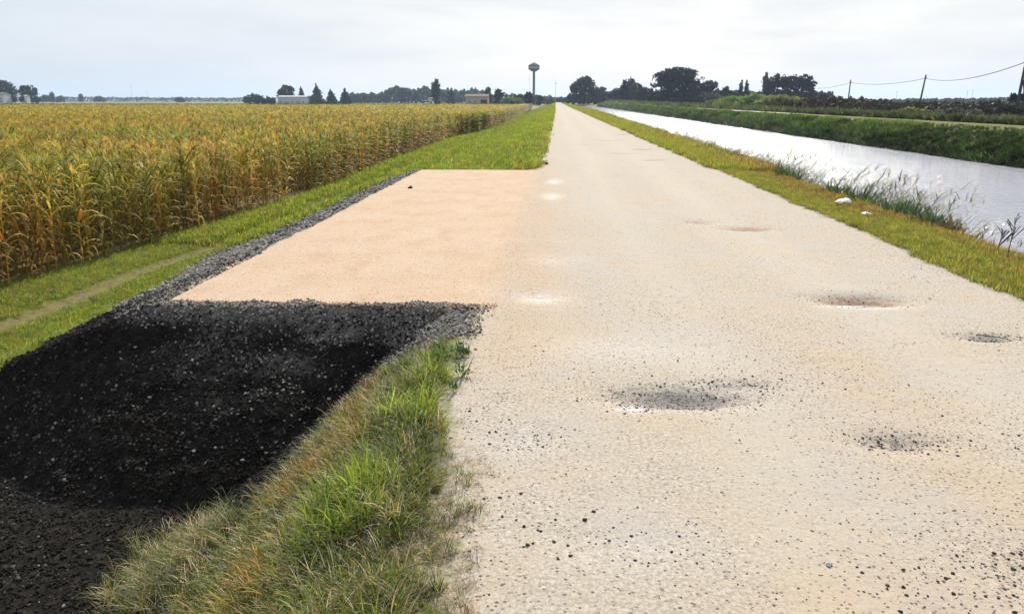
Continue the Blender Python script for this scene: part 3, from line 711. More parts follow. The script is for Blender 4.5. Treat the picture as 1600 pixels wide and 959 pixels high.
# ------------------------------------------------------------ stones
def rock(name, mat, seed, flat=.7, sub=1):
    q = np.random.default_rng(seed)
    import bmesh
    bm = bmesh.new(); bmesh.ops.create_icosphere(bm, subdivisions=sub, radius=.5)
    for v in bm.verts: v.co *= q.uniform(.55, 1.2); v.co.z *= flat
    me = bpy.data.meshes.new(name); bm.to_mesh(me); bm.free(); me.materials.append(mat); return me
PEB = [rock("pebble", M_STONE['dark'], 1, .5), rock("pebble", M_STONE['dark'], 2, .5), rock("pebble", M_STONE['brown'], 3, .5), rock("pebble", M_STONE['grey'], 4, .5), rock("pebble", M_STONE['brown'], 5, .4), rock("pebble", M_STONE['pale'], 6, .5)]
def pebbles():
    n = 70000; y = 2.0*(24/2.0)**(rng.uniform(0, 1, n)); x = rng.uniform(-.6, 4.5, n)
    d = .30+2.4*fbm(x*1.1, y*1.1, 4, 61)+.25*(x-1.2)*sstep(7, 3, y)/1.5
    d = d + .5*np.exp(-((x-4.25)/.25)**2) + .5*np.exp(-((x+.45)/.2)**2)
    for (hx, hy, rx, ry, dd, a, b, c) in HOLES: d = d + 1.4*max(a, b)*np.exp(-(((x-hx)/rx)**2+((y-hy)/ry)**2)*.7)
    k = rng.uniform(size=n) < np.clip(d, .05, 1)*.8*np.interp(y, [2, 6, 24], [1, .8, .35]); x, y = x[k], y[k]; n = len(x)
    hx_, hy_ = [], []
    for (hx, hy, rx, ry, dd, a, b, c) in HOLES:
        m_ = int(420*max(a, b)*min(1, 6/hy)) if max(a, b) > .25 else 0; hx_.append(rng.normal(hx, rx*.75, m_)); hy_.append(rng.normal(hy, ry*.62, m_))
    n0 = len(x); x = np.concatenate([x]+hx_); y = np.concatenate([y]+hy_); n = len(x)
    cl = fbm(x*2.2, y*2.2, 3, 68); sz = (.003+.008*rng.uniform(0, 1, n)**2.6); big = rng.uniform(size=n) < np.clip(.02+.7*(cl-.03)+.06*sstep(.6, 1.6, x)*sstep(4.3, 3, y), .004, .13)*sstep(7, 4, y); big[n0:] |= rng.uniform(size=n-n0) < .16*(y[n0:] < 9); sz[big] = rng.uniform(.007, .018, big.sum())
    idx = rng.choice(6, n, p=[.13, .13, .25, .24, .17, .08]); idx[big] = rng.choice(2, big.sum())
    z = height(x, y)+sz*.12
    scatter('road_gravel', np.stack([x, y, z], 1), rots(n, .2), sz*1.3, np.ones((n, 3)), PEB, idx, 'loose dark and brown gravel stones scattered on the pale road', 'gravel')
    n = 5000; x = rng.uniform(-3.55, -.4, n); y = 7*(21.4/7)**rng.uniform(0, 1, n); sz = .004+.006*rng.uniform(0, 1, n)**2
    scatter('lay_by_gravel', np.stack([x, y, height(x, y)+.001], 1), rots(n, .2), sz*1.3, np.ones((n, 3)), PEB, rng.choice([2, 4, 3, 5], n, p=[.35, .3, .2, .15]), 'fine brown gravel grains on the new orange lay by', 'gravel')
pebbles()
CLOD = [rock("clod", M_STONE['soil'], 11, .75), rock("clod", M_STONE['soil'], 12, .7), rock("clod", M_STONE['soilgrey'], 13, .6), rock("clod", M_STONE['soilgrey'], 14, .8), rock("clod", M_STONE['rubble'], 15, .6), rock("clod", M_STONE['rubble'], 16, .7)]
def clods():
    n = 210000; y = 2.0+5.2*rng.uniform(0, 1, n); x = rng.uniform(-5.9, -.69, n); sp = rng.uniform(size=n) < .004; x[sp] = -.70+np.abs(rng.normal(0, .06, sp.sum())); y[sp] = rng.uniform(5.9, 6.98, sp.sum()); far = rng.uniform(size=n) < .34; tp = rng.uniform(size=n) < .33; y[tp] = 5.2+1.8*rng.uniform(size=tp.sum())
    y[far] = 7*(21.9/7)**rng.uniform(0, 1, far.sum()); x[far] = FOOT(y[far])+rng.uniform(-.1, 1, far.sum())*(PX0-FOOT(y[far])+.05)
    k = (x > FOOT(y)-.05+.3*fbm(x*2, y*2, 2, 3)) & ((y > 6.85+.2*fbm(x*2, y*3, 3, 44)) | (x < VERGE(y)+.05) | (sp & (y < 7))) & ((y < 7.0+.3*fbm(x*4, y*4, 2, 2)) | (x < PX0+.08+.35*fbm(x*2, y*1.3, 3, 12))); x, y = x[k], y[k]; n = len(x)
    z = height(x, y)
    den = fbm(x*1.2, y*1.2, 3, 66)
    sz = .006+.028*rng.uniform(0, 1, n)**5.0; sz = sz*(1+1.0*(y > 9))
    crest = sstep(-.22, -.01, z)*(y > 4.5)+.45*sstep(-4.2, -1.4, x)*sstep(-.85, -.25, z)*(y < 7.2)*vnoise(x*1.4+y*2.2, y*5.5-x*1.6, 14)*1.6; crest = np.maximum(crest, 1.15*sstep(7.8, 9.0, y))
    w = rng.uniform(size=n); u = rng.integers(0, 2, n)
    crest = np.maximum(crest, 1.5*sstep(8.5, 9.5, y)); idx = np.where(w < crest*.50, 4+u, np.where(w < .04+crest*.75+den*.5, 2+u, u))
    low = (z < -.75) & (w > .99); idx[low] = 4
    scatter('soil_clods', np.stack([x, y, z+sz*.15], 1), rots(n, .6), sz*1.2, np.ones((n, 3)), CLOD, idx, 'crumbly dark earth clods and rubble on the fresh embankment', 'earth')
    # orange gravel spilled over the lay-by edge
    n = 1500; x = rng.uniform(-3.6, -.5, n); y = 6.95+rng.normal(0, .05, n); s2 = rng.uniform(.008, .02, n)
    o_ = rock("grit", simple("stone_orange", (.45, .24, .12), .9, .2), 31, .6)
    scatter('edge_gravel', np.stack([x, y, height(x, y)], 1), rots(n, .3), s2, np.ones((n, 3)), [o_], None, 'orange gravel crumbs along the near edge of the lay by', 'gravel')
clods()
# single stones and litter that can be picked out
def stone(px, py, size, mat, label, seed, flat=.7):
    p = on(px, py, 0); z = float(height(p.x, p.y)); me = rock("stone", mat, seed, flat, 2)
    o = link('stone', me); o.location = (p.x, p.y, z+size*.15); o.scale = (size,)*3; tag(o, label, 'stone'); return o
stone(641, 294, .10, M_STONE['dark'], 'single dark stone lying near the far left corner of the orange lay by', 41)
stone(850, 257, .26, M_STONE['soilgrey'], 'dark lump of rubble beside the road at the end of the grass edge', 42, .5)
stone(824, 258, .16, M_STONE['soilgrey'], 'small dark clod at the far edge of the orange lay by next to the grass', 46, .5)
stone(1295, 881, .030, M_STONE['pale'], 'pale pebble low on the right side of the road among dark gravel', 43)
stone(914, 813, .022, M_STONE['dark'], 'lone dark pebble in the middle of the bare pale road foreground', 44)
def litter(px, py, z, w, h, label, seed):
    q = np.random.default_rng(seed); p = on(px, py, z); n = 9; V = []; F = []
    for j in range(n):
        for i in range(n):
            u, v = i/(n-1)-.5, j/(n-1)-.5; r = math.hypot(u, v)
            V.append((u*w*(1+.25*q.normal()), v*w*.7*(1+.25*q.normal()), max(.0, h*(1-2.2*r*r)+q.normal()*h*.22)))
    for j in range(n-1):
        for i in range(n-1): F.append((j*n+i, j*n+i+1, (j+1)*n+i+1, (j+1)*n+i))
    m_ = bpy.data.materials.get('white_plastic') or simple("white_plastic", (.80, .80, .80), .45, .4, .04)
    o = link('litter', mesh_np('litter', V, F, [m_])); o.location = (p.x, p.y, float(height(p.x, p.y))+.06); tag(o, label, 'litter')
litter(1318, 324, -.05, .24, .08, 'crumpled white plastic bag in the grass between road and canal', 1)
litter(1351, 345, -.06, .12, .04, 'small white scrap of litter just below the larger plastic bag', 2)
# added dark strip in place of a crack line at the pothole rim
tw = MB(); p0 = on(1525, 525); p1 = on(1575, 532)
tw.tube([(p0.x, p0.y, .012), ((p0.x+p1.x)/2-.02, (p0.y+p1.y)/2-.02, .022), (p1.x, p1.y, .012)], [.004, .0035, .002], 6)
tw.tube([((p0.x+p1.x)/2-.02, (p0.y+p1.y)/2-.02, .02), ((p0.x+p1.x)/2+.06, (p0.y+p1.y)/2+.03, .03)], [.002, .001], 5)
tag(tw.build('twig', M_BARK), 'short dark strip standing in for a crack in the road near the right frame edge', 'twig')
# puddle in the pot-hole
def puddle(cx, cy, rx, ry, z, label):
    q = random.Random(int(cx*100)); n = 28; V = [(cx, cy, z)]
    for k in range(n):
        a = 2*math.pi*k/n; r = 1+.22*math.sin(3*a+1)+.15*math.sin(5*a+2)+q.uniform(-.12, .12); V.append((cx+rx*r*math.cos(a), cy+ry*r*math.sin(a), z))
    F = [(0, 1+k, 1+(k+1) % n) for k in range(n)]
    m, t, out = mat_new("puddle_water")
    g = N(t, 'ShaderNodeNewGeometry'); b = bsdf(t, out, (.55, .54, .52), .08, .9, noise(t, 30, 2, .5, g.outputs['Position']), .002)
    o = link('puddle', mesh_np('puddle', V, F, [m])); tag(o, label, 'puddle')
puddle(.49, 4.55, .095, .045, float(height(.49, 4.55))+.004, 'small bright milky puddle in the pothole at the middle of the road')
puddle(2.72, 7.12, .20, .022, float(height(2.72, 7.12))+.006, 'thin white sliver of water along the near rim of the rusty pothole')

# ------------------------------------------------------------ trees
def crown_mesh(name, lobes, n, leaf, mat, seed, shell=.45):
    "lobes: (x,y,z,rx,ry,rz); many small leaf faces spread through their volume"
    q = np.random.default_rng(seed); lobes = np.array(lobes, float)
    vol = (lobes[:, 3]*lobes[:, 4]*lobes[:, 5])**(2/3); li = q.choice(len(lobes), n, p=vol/vol.sum())
    d = q.normal(size=(n, 3)); d /= np.linalg.norm(d, axis=1, keepdims=True)
    r = q.uniform(0, 1, n)**shell; r *= 1+.10*q.normal(size=n)
    # clumps: leaves pulled towards random centres on each lobe
    C = lobes[li, :3]+d*r[:, None]*lobes[li, 3:6]
    nc = max(8, n//28); ci = q.choice(n, nc, replace=False); cen = C[ci]
    for s in range(0, n, 4000):
        D = ((C[s:s+4000, None]-cen[None])**2).sum(2); j = D.argmin(1)
        C[s:s+4000] += (cen[j]-C[s:s+4000])*.30
        if s == 0: jj = j
        else: jj = np.concatenate([jj, j])
    cl = q.uniform(0, 1, nc)[jj]*.7+q.uniform(0, 1, n)*.3
    a = q.normal(size=(n, 3)); a /= np.linalg.norm(a, axis=1, keepdims=True); b = np.cross(a, q.normal(size=(n, 3))); b /= np.linalg.norm(b, axis=1, keepdims=True)
    s = leaf*q.uniform(.5, 1.3, (n, 1))
    V = np.stack([C-a*s, C-b*s*.55+a*s*.1, C+a*s, C+b*s*.6-a*s*.1], 1).reshape(-1, 3); F = np.arange(4*n).reshape(n, 4)
    return mesh_np(name, V, F, [mat], False, {'clump': np.repeat(cl, 4)})
def lobes_for(shape, w, h, seed):
    q = random.Random(seed); L_ = []
    if shape == 'round':
        L_.append((0, 0, h*.55, w*.44, w*.44, h*.41))
        for k in range(11):
            a = q.uniform(0, 6.28); e = q.uniform(-.5, 1.2); rr = w*.32
            L_.append((rr*math.cos(a)*math.cos(e), rr*math.sin(a)*math.cos(e), h*.55+h*.31*math.sin(e), w*q.uniform(.12, .18), w*.16, h*q.uniform(.11, .16)))
        for k in range(5): a = q.uniform(0, 6.28); L_.append((w*.3*math.cos(a), w*.3*math.sin(a), h*.2, w*.18, w*.18, h*.17))
    elif shape == 'dome':
        L_.append((0, 0, h*.45, w*.38, w*.34, h*.42))
        for k in range(16):
            a = q.uniform(0, 6.28); e = q.uniform(0, 1.4); L_.append((w*.34*math.cos(a)*math.cos(e), w*.3*math.sin(a)*math.cos(e), h*.36+h*.48*math.sin(e), w*q.uniform(.11, .19), w*.15, h*q.uniform(.12, .18)))
        for k in range(10): a = q.uniform(0, 6.28); L_.append((w*.4*math.cos(a), w*.36*math.sin(a), h*.17, w*.12, w*.12, h*.16))
    elif shape == 'cone':
        for k in range(7):
            t_ = k/6; r = w*.5*(1-t_)**.8*.95+.05*w; L_.append((q.uniform(-.05, .05)*w, 0, h*(.12+.8*t_), r, r, h*.13))
    elif shape == 'poplar':
        for k in range(8):
            t_ = k/7; r = w*.5*(.75+.35*math.sin(t_*2.9)); r *= 1 if t_ < .9 else .6; L_.append((q.uniform(-.1, .1)*w, 0, h*(.10+.84*t_), r, r, h*.10))
    elif shape == 'umbrella':
        for k in range(9):
            a = q.uniform(0, 6.28); L_.append((w*.3*math.cos(a), w*.3*math.sin(a), h*.78+q.uniform(-.04, .04)*h, w*.25, w*.25, h*.16))
    elif shape == 'wide':
        for k in range(12):
            x = (k/11-.5)*w*.78; L_.append((x, q.uniform(-.15, .15)*w, h*(.62+.14*math.cos(x/w*3.2)+q.uniform(-.05, .05)), w*.16, w*.16, h*q.uniform(.2, .28)))
        for k in range(5): L_.append(((k/4-.5)*w*.75, 0, h*.32, w*.17, w*.16, h*.30))
    elif shape == 'bush':
        for k in range(9):
            x = (k/8-.5)*w*.8; L_.append((x, q.uniform(-.2, .2)*w, h*(.42+q.uniform(-.1, .14))*(1-abs(x/w)*.6), w*.17, w*.17, h*.42*(1-abs(x/w)*.7)))
    return L_
def tree(px, top, Y, wpx, shape, mat, label, seed, n=None, base=None, cat='tree', name=None, group=None, leaf=None):
    "a tree whose base stands on the ground at depth Y; top and wpx give its size"
    p = at(px, 157, Y); zg = float(height(p.x, p.y)) if base is None else base
    d = math.hypot(p.x, p.y); h = at(px, top, Y).z-zg; w = wpx/FPX*d*1.12
    nm = name or {'cone': 'conifer', 'poplar': 'poplar_tree', 'umbrella': 'pine_tree', 'bush': 'shrub'}.get(shape, 'broadleaf_tree')
    o = thing(nm, label, cat, (p.x, p.y, zg), group, rotz=-math.atan2(p.x, p.y))
    leaf = leaf or min(.75, max(.07*min(w, h), .22)); A_ = w*h
    n = n or int(min(11000, max(400, A_/(leaf*leaf)*8)))
    link('crown', crown_mesh('crown', lobes_for(shape, w, h, seed), n, leaf, M_FOL[mat], seed), o)
    mb = MB(); q = random.Random(seed)
    tr = max(.09, .022*h); th = h*(.7 if shape not in ('bush',) else .45)
    pts = [(q.uniform(-.02, .02)*w*k, q.uniform(-.02, .02)*w*k, -.2+(th+.2)*k/4) for k in range(5)]
    mb.tube(pts, [tr*1.3, tr, tr*.8, tr*.6, tr*.3], 7)
    for k in range(5):
        a = q.uniform(0, 6.28); z0 = th*q.uniform(.25, .8); l = w*q.uniform(.2, .34); i = min(3, int(z0/th*4)); b_ = Vector(pts[i])*(1-(z0/th*4-i))+Vector(pts[min(i+1, 4)])*(z0/th*4-i)
        mb.tube([b_, b_+Vector((math.cos(a)*l*.5, math.sin(a)*l*.5, l*.35)), b_+Vector((math.cos(a)*l, math.sin(a)*l, l*.8))], [tr*.4, tr*.28, tr*.08], 5)
    mb.build('trunk' if shape != 'bush' else 'stem', M_BARK, o)
    return o
TREES = [
 # px, top, Y, width px, shape, material, label
 (6, 124, 620, 34, 'round', 'dark', 'dark broad tree cut by the left frame edge on the horizon'),
 (46, 131, 620, 24, 'round', 'dark', 'squarish dark tree second from the left on the horizon'),
 (72, 146, 900, 12, 'bush', 'mid', 'tiny rounded bush right of the squarish tree on the left horizon'),
 (82, 143, 950, 7, 'round', 'dark', 'tiny upright dark tree on the far left horizon'),
 (94, 146, 950, 10, 'bush', 'mid', 'low tiny bush on the horizon right of the tiny upright tree'),
 (127, 146, 1000, 7, 'round', 'mid', 'lone tiny round tree on the left horizon between two faint hedges'),
 (155, 148, 1000, 12, 'bush', 'mid', 'tiny flat bush on the left horizon before the thin masts'),
 (281, 149, 900, 11, 'bush', 'dark', 'isolated little dark bush on the horizon left of the farm trees'),
 (397, 143, 520, 26, 'bush', 'mid', 'low spreading greenish tree left of the white farm shed'),
 (420, 147, 520, 18, 'bush', 'brown', 'low brownish bush just left of the white farm shed'),
 (450, 132, 560, 24, 'round', 'dark', 'tall lopsided dark tree behind the white farm shed'),
 (440, 138, 560, 14, 'round', 'dark', 'smaller dark tree at the left end of the white farm shed'),
 (472, 135, 560, 14, 'cone', 'dark', 'narrow pointed dark tree at the right end of the white farm shed'),
 (496, 132, 540, 23, 'cone', 'mid', 'broad pointed tree, largest of the row right of the farm shed'),
 (518, 139, 540, 18, 'cone', 'dark', 'small triangular tree in the middle of the pointed row'),
 (540, 138, 540, 19, 'cone', 'dark', 'last pointed tree at the right end of the farm row'),
 (628, 135, 700, 15, 'round', 'mid', 'bluish round topped tree rising from the low wood left of the poplar'),
 (682, 124, 520, 13, 'poplar', 'dark', 'tall column shaped poplar standing alone above the low wood'),
 (705, 140, 560, 16, 'round', 'mid', 'small round tree just right of the tall poplar'),
 (762, 134, 440, 12, 'round', 'dark', 'small dark tree rising behind the right end of the pink barn'),
 (779, 137, 440, 14, 'round', 'dark', 'dark purple tree right of the pink barn'),
 (800, 148, 420, 30, 'bush', 'green', 'low green bush between the pink barn and the water tower'),
 (826, 142, 400, 14, 'round', 'dark', 'dark tree touching the left side of the water tower shaft'),
 (812, 144, 430, 18, 'bush', 'mid', 'rounded grey green bush left of the water tower'),
 (843, 148, 440, 12, 'round', 'dark', 'small dark tree just right of the water tower foot'),
 (858, 148, 560, 12, 'round', 'dark', 'tiny dark tree left of the vanishing end of the road'),
 (870, 151, 700, 14, 'bush', 'dark', 'dark bush closing the vanishing end of the road'),
 (884, 151, 560, 14, 'bush', 'mid', 'small bush between the road end and the big round tree'),
 (893, 145, 430, 14, 'round', 'dark', 'low dark tree left of the large round tree by the canal'),
 (912, 118, 425, 42, 'round', 'mid', 'large round tree at the far end of the canal'),
 (939, 134, 430, 24, 'round', 'grey', 'pale grey green tree right of the large round tree'),
 (962, 137, 430, 26, 'round', 'mid', 'low tree between the pale tree and the tall twin crowned tree'),
 (981, 118, 420, 26, 'round', 'dark', 'tall narrow dark tree left of the huge dome tree'),
 (993, 127, 410, 22, 'round', 'mid', 'green tree leaning against the tall narrow dark tree'),
 (1009, 135, 400, 24, 'round', 'dark', 'low dark tree filling the gap left of the huge dome tree'),
 (1060, 102, 340, 98, 'dome', 'dark', 'huge dark dome shaped tree, largest on the far bank'),
 (1108, 124, 345, 22, 'umbrella', 'mid', 'small umbrella shaped pine right of the huge dome tree'),
 (1112, 140, 330, 34, 'bush', 'grey', 'pale bluish bush under the umbrella pine'),
 (1132, 134, 340, 18, 'round', 'dark', 'little dark tree right of the umbrella pine'),
 (1157, 126, 360, 6, 'poplar', 'dark', 'left one of two thin dark cypresses'),
 (1165, 126, 360, 6, 'poplar', 'dark', 'right one of two thin dark cypresses'),
 (1150, 140, 330, 50, 'bush', 'dark', 'dark low thicket below the two thin cypresses'),
 (1195, 114, 350, 9, 'poplar', 'dark', 'single tall slender cypress left of the wide tree'),
 (1190, 136, 330, 26, 'bush', 'dark', 'dark bush at the foot of the tall slender cypress'),
 (1231, 116, 330, 62, 'wide', 'dark', 'wide flat topped dark tree right of the slender cypress'),
 (1266, 133, 330, 7, 'poplar', 'dark', 'short pointed tree at the right shoulder of the wide tree'),
 (1288, 144, 300, 36, 'bush', 'dark', 'flat topped dark hedge right of the wide tree'),
 (1180, 142, 190, 100, 'bush', 'green', 'large bright green thicket along the far bank path'),
 (1225, 143, 165, 66, 'bush', 'olive', 'yellowish green shrub in front of the wide flat topped tree'),
 (1140, 149, 205, 56, 'bush', 'green', 'fresh green shrub left of the large thicket'),
 (1262, 150, 150, 60, 'bush', 'brown', 'brown leaved shrub right of the yellowish green one'),
 (1300, 152, 140, 56, 'bush', 'brown', 'dark brown straggly shrub below the flat topped hedge'),
 (1345, 149, 150, 30, 'bush', 'brown', 'spiky dark shrub right of the third power pole'),
 (1375, 154, 150, 34, 'bush', 'dark', 'low dark shrub midway between the second and third power pole'),
 (1458, 158, 125, 22, 'bush', 'brown', 'small round dark bush right of the leaning power pole'),
 (1425, 164, 110, 40, 'bush', 'olive', 'low grey green weeds clump at the foot of the leaning pole'),
 (1490, 164, 95, 60, 'bush', 'grey', 'pale grey green scrub behind the far bank path'),
 (1535, 165, 100, 44, 'bush', 'brown', 'dark reddish scrub left of the nearest power pole'),
 (1572, 160, 105, 40, 'bush', 'brown', 'dark scrub beside the foot of the nearest power pole'),
 (1592, 143, 150, 26, 'round', 'dark', 'dark bluish round tree behind the nearest power pole'),
 (1570, 158, 220, 10, 'round', 'dark', 'tiny dark tree on the horizon left of the nearest power pole'),
]
for i, tr in enumerate(TREES):
    tree(*tr[:6], tr[6], 200+i)

def mass(name, label, pts, Y, depth, h_of, mat, n, leaf, cat='wood'):
    "a far-off wood or hedge that reads as one mass"
    q = np.random.default_rng(int(Y)+n); px = np.array([p[0] for p in pts], float); tp = np.array([p[1] for p in pts], float)
    u = q.uniform(px[0], px[-1], n); top = np.interp(u, px, tp)
    d = Y+q.uniform(0, depth, n)
    X = np.array([(lambda r: r.x/r.y)(ray(a, 157)) for a in u])*d
    zt = CAM_H+(157-top)/FPX*np.hypot(X, d)*.97; zg = -1.1 if X.mean() < 0 else -.3
    z = zg+(zt-zg)*q.uniform(0, 1, n)**.6*(.85+.3*vnoise(u*.35, u*0, 5))
    C = np.stack([X, d, z], 1)
    a = q.normal(size=(n, 3)); a /= np.linalg.norm(a, axis=1, keepdims=True); b = np.cross(a, q.normal(size=(n, 3))); b /= np.linalg.norm(b, axis=1, keepdims=True)
    s = leaf*q.uniform(.5, 1.3, (n, 1))
    V = np.stack([C-a*s, C-b*s*.6, C+a*s, C+b*s*.6], 1).reshape(-1, 3)
    o = link(name, mesh_np(name, V, np.arange(4*n).reshape(n, 4), [M_FOL[mat]], False, {'clump': np.repeat(vnoise(u*.5, z*.6, 9), 4)}))
    tag(o, label, cat, kind='stuff')
mass('distant_wood', 'long low bluish wood on the horizon around the poplar', [(545, 148), (560, 146), (590, 148), (605, 142), (620, 138), (640, 141), (660, 138), (700, 141), (720, 143), (745, 140), (760, 143)], 720, 60, None, 'mid', 15000, 1.1)
mass('distant_hedge', 'thin distant hedge line along the left horizon', [(60, 152), (100, 152.5), (200, 153), (300, 153.5), (390, 154)], 1300, 30, None, 'mid', 6000, 1.2, 'hedge')
mass('farm_hedge', 'low green hedge between the left horizon trees', [(10, 149), (24, 146), (34, 149), (60, 150)], 630, 10, None, 'mid', 900, .6, 'hedge')
mass('village_trees', 'low dark tree line either side of the water tower', [(760, 150), (790, 147), (810, 151), (840, 150), (866, 153)], 470, 25, None, 'mid', 2600, .7)
mass('road_end_trees', 'dark low trees behind the end of the road', [(856, 152), (866, 153), (876, 152.5), (892, 150), (900, 150)], 760, 30, None, 'dark', 1200, .8)
mass('far_bank_trees', 'dark continuous tree line at the far end of the canal', [(895, 150), (930, 146), (960, 145), (1000, 143), (1030, 144), (1100, 143), (1130, 143), (1180, 145), (1250, 144), (1300, 147)], 440, 18, None, 'dark', 13000, .8)
mass('right_horizon_trees', 'thin line of trees along the right horizon', [(1300, 154), (1340, 155), (1380, 156), (1460, 155), (1500, 155), (1560, 154), (1600, 152), (1660, 154)], 520, 30, None, 'mid', 7000, .7, 'hedge')
mass('far_bank_scrub', 'straggling dark scrub behind the path on the far bank', [(1255, 157), (1290, 154), (1330, 153), (1370, 157), (1420, 161), (1500, 161), (1550, 159), (1600, 160), (1680, 162)], 118, 25, None, 'brown', 9500, .28, 'scrub')

# ------------------------------------------------------------ buildings, tower, poles
M_PINK = simple("pink_plaster", (.42, .31, .27), .9, .1, .15, .6); M_WHITE = simple("white_wall", (.50, .50, .49), .9, .1, .1, .5)
M_TILE = simple("roof_tiles", (.20, .13, .10), .9, .1); M_REDDOOR = simple("dark_red_opening", (.06, .015, .012), .8, .2); M_CONC = simple("tower_concrete", (.115, .11, .115), .9, .2, .12, .3)
M_GLASS = simple("dark_glass", (.03, .035, .04), .2, .5); M_SILV = simple("tower_band", (.36, .37, .39), .6, .3); M_WOOD = simple("pole_wood", (.075, .065, .06), .9, .2); M_CABLE = simple("cable", (.05, .05, .055), .7, .2); M_STEEL = simple("steel", (.30, .30, .31), .5, .5)
def house(name, label, cat, x0px, x1px, Y, eave, ridge, dep, wallm, roofm, doors, wins, base=-1.1, doorm=None):
    a = at(x0px, 157, Y); b = at(x1px, 157, Y); w = (b-a).length; c = (a+b)/2
    he = at(x0px, eave, Y).z-base; hr = at(x0px, ridge, Y).z-base
    o = thing(name, label, cat, (c.x, c.y, base), rotz=math.atan2(b.y-a.y, b.x-a.x))
    mb = MB().box(-w/2, w/2, 0, dep, 0, he); mb.poly([(-w/2+.01, 0, he), (-w/2+.01, dep, he), (-w/2+.01, dep/2, hr-.2)]); mb.poly([(w/2-.01, 0, he), (w/2-.01, dep, he), (w/2-.01, dep/2, hr-.2)])
    mb.build('wall', wallm, o)
    e = .4; r = MB()
    for y0, y1 in ((-e, dep/2), (dep+e, dep/2)):
        zl = he-.15
        r.poly([(-w/2-e, y0, zl), (w/2+e, y0, zl), (w/2+e, y1, hr), (-w/2-e, y1, hr)]); r.poly([(-w/2-e, y0, zl-.18), (w/2+e, y0, zl-.18), (w/2+e, y1, hr-.18), (-w/2-e, y1, hr-.18)])
        r.poly([(-w/2-e, y0, zl-.18), (w/2+e, y0, zl-.18), (w/2+e, y0, zl), (-w/2-e, y0, zl)])
    rf = r.build('roof', roofm, o)
    for (u, ww, hh) in doors: MB().box(u*w-ww/2, u*w+ww/2, -.05, .12, 0, hh).build('door', doorm or M_REDDOOR, o)
    for (u, z, ww, hh) in wins:
        f_ = MB().box(u*w-ww/2, u*w+ww/2, -.06, .10, z, z+hh).build('window', M_WHITE if wallm is not M_WHITE else M_STEEL, o)
        MB().box(u*w-ww/2+.1, u*w+ww/2-.1, -.075, -.062, z+.1, z+hh-.1).build('pane', M_GLASS, f_)
    return o
house('barn', 'low pale pink barn with a dark red opening behind the maize', 'barn', 727, 762, 420, 150.5, 147, 10, M_PINK, M_TILE, [(.33, 3.4, 3.2)], [(-.3, 1.5, 1.0, 1.0), (-.05, 1.5, 1.0, 1.0)])
house('farm_shed', 'long low white farm shed in front of the dark horizon trees', 'shed', 434, 479, 530, 151.2, 149.5, 9, M_WHITE, M_WHITE, [(-.2, 3, 2.2), (.2, 3, 2.2)], [(0.0, 1.3, 1.2, .8), (.38, 1.3, 1.2, .8), (-.4, 1.3, 1.2, .8)], doorm=M_STEEL)
house('farmhouse', 'pale farmhouse under the tree at the left frame edge', 'house', -16, 6, 600, 147, 144.5, 9, M_WHITE, M_TILE, [(.1, 1.2, 2.2)], [(.3, 1.2, 1, 1.3), (-.1, 1.2, 1, 1.3), (.3, 3.6, 1, 1.2), (-.1, 3.6, 1, 1.2)], doorm=M_WOOD)
house('hut', 'tiny white hut below the squarish tree on the left horizon', 'hut', 38.5, 42, 600, 149.6, 148.6, 4, M_WHITE, M_WHITE, [(.0, .9, 1.9)], [], doorm=M_STEEL)
house('outbuilding', 'faint pale outbuilding just left of the tall poplar', 'house', 669, 676, 690, 154, 152.8, 8, M_WHITE, M_TILE, [(.2, 1.2, 2.1)], [(-.25, 1.1, 1, 1.2)], doorm=M_WOOD)
mb = None
# water tower
Y = 640; p = at(834, 157, Y); zt = at(836, 97.5, Y).z; k = p.length/FPX
o = thing('water_tower', 'tall mushroom shaped water tower with a slim shaft beside the road', 'water tower', (p.x, p.y, -1.1))
H = zt+1.1; D = 8.4*k
MB().lathe([(1.05*D*.27, 0), (D*.24, 1.5), (D*.225, H*.3), (D*.215, H-14*k*.985), (D*.24, H-13.2*k)], 20).build('shaft', M_CONC, o, True)
MB().lathe([(D*.24, H-13.6*k), (D*.50, H-12.8*k), (D*.98, H-10.2*k), (D, H-9*k)], 32).build('tank_base', M_CONC, o, True)
MB().lathe([(D*.97, H-9.2*k), (D*.97, H-5.6*k)], 32).build('tank_wall', M_SILV, o, True)
MB().lathe([(D*1.0, H-6.2*k), (D*1.03, H-5.2*k), (D*.80, H-3.4*k), (D*.35, H-1.4*k), (D*.12, H-1.0*k), (D*.11, H), (0.01, H)], 32).build('roof', M_CONC, o, True)
for j in range(16):
    a = j*math.pi/8; MB().box(D*.96, D*1.0, -.18, .18, H-9.4*k, H-5.4*k).build('pier', M_CONC, o).rotation_euler = (0, 0, a)
MB().tube([(D*.2, -.6, H), (D*.2, -.6, H+3)], .05, 5).build('aerial', M_STEEL, o)
# power poles
def power_pole(px, top, Y, lean, label, brace=False, base=-.3, r=.15):
    p = at(px, 157, Y); h = at(px, top, Y).z-base
    o = thing('power_pole', label, 'power pole', (p.x, p.y, base), 'wooden poles of the power line')
    MB().tube([(-lean, 0, -.4), (-lean*.5, 0, h*.5), (0, 0, h)], [r*1.25, r, r*.8], 10).build('shaft', M_WOOD, o, True)
    MB().box(-.1-r, .1+r, -.06, .06, h-.9, h-.7).build('bracket', M_STEEL, o)
    for s in (-1, 1): MB().lathe([(.03, 0), (.07, .04), (.05, .1), (.07, .16), (.02, .22)], 8, (s*(r+.06), 0, h-.7)).build('insulator', M_WHITE, o, True)
    if brace: MB().tube([(.05, 0, h*.60), (1.45, .4, -.3)], [r*.75, r*.95], 8).build('brace', M_WOOD, o, True)
    return Vector((p.x, p.y, base+h-.85)), o
A1, _ = power_pole(1594, 87, 118, .35, 'nearest power pole with a slanting brace at the right frame edge', True, r=.19)
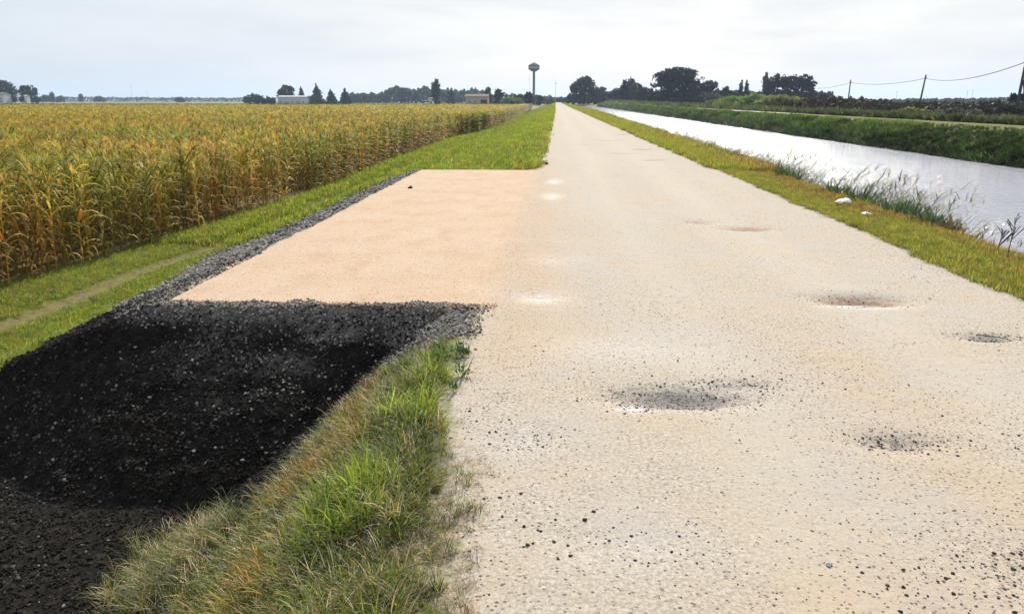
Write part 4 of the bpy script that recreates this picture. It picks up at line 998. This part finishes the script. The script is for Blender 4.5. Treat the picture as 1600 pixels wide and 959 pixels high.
A2, _ = power_pole(1442, 117, 205, .8, 'leaning power pole second from the right against the sky', r=.20)
A3, _ = power_pole(1326, 125, 262, .2, 'third power pole standing above the brown shrubs', r=.18)
A4, _ = power_pole(1262, 134, 345, .1, 'farthest power pole half hidden beside the wide dark tree', r=.16)
def cable(a, b, sag, label):
    mb = MB(); pts = [a.lerp(b, i/16)-Vector((0, 0, sag*4*(i/16)*(1-i/16))) for i in range(17)]
    mb.tube(pts, .055, 5); tag(mb.build('power_cable', M_CABLE), label, 'cable', 'cables of the power line')
cable(A1, A2, 1.3, 'sagging cable between the braced pole and the leaning pole'); cable(A2, A3, .9, 'sagging cable between the leaning pole and the third pole'); cable(A3, A4, .8, 'faint cable running left from the third pole towards the wide tree')
def mast(px, top, Y, label, r=.12):
    p = at(px, 157, Y); h = at(px, top, Y).z+.5; o = thing('mast', label, 'mast', (p.x, p.y, -.5))
    MB().tube([(0, 0, 0), (0, 0, h*.7), (0, 0, h)], [r, r*.7, r*.5], 6).build('pole', M_STEEL, o); MB().box(-r*5, r*5, -.04, .04, h*.86, h*.88).build('crossbar', M_STEEL, o)
mast(207, 132, 900, 'thin pale mast on the left horizon, taller of two', .16); mast(231, 141, 900, 'thin short mast on the left horizon, right of the taller one', .16)
mast(868, 126, 420, 'slim pole at the vanishing end of the road', .11); mast(827, 118, 640, 'very thin aerial mast left of the water tower', .08)
mast(1400, 141, 420, 'faint distant mast left of the leaning power pole', .09); mast(1510, 141, 420, 'left one of two faint distant masts near the right edge', .09); mast(1518, 139, 420, 'right one of two faint distant masts near the right edge', .09)
# tall dry weed stem on the near bank at right
def dry_weed(px, py, z, h, label, seed):
    p = on(px, py, z); q = random.Random(seed); o = thing('dry_weed', label, 'weed', (p.x, p.y, float(height(p.x, p.y))))
    mb = MB(); mb.tube([(0, 0, 0), (.02, 0, h*.5), (.06, .02, h)], [.006, .005, .002], 5); mb.build('stem', M_BARK, o)
    mb = MB()
    for k in range(9):
        t_ = .35+.6*k/9; a = q.uniform(0, 6.28); l = .16*(1.2-t_)
        mb.tube([(.04*t_, 0, h*t_), (.04*t_+math.cos(a)*l, math.sin(a)*l, h*t_+l*1.3)], [.004, .006], 4)
    mb.build('twigs', M_BARK, o)
dry_weed(1572, 412, -.15, .55, 'tall dry brown weed stalk standing before the water at the right edge', 1)
dry_weed(1555, 408, -.15, .32, 'shorter dry weed stalk left of the tall one at the right edge', 2)

# ------------------------------------------------------------ air
m, t, out = mat_new("air"); vs = N(t, 'ShaderNodeVolumePrincipled'); vs.inputs['Density'].default_value = .00016; vs.inputs['Color'].default_value = (.62, .78, 1.0, 1); vs.inputs['Anisotropy'].default_value = .3
t.links.new(vs.outputs[0], out.inputs['Volume'])
tag(MB().box(-4700, 4700, -450, 7300, -6, 75).build('haze', m), kind='stuff')
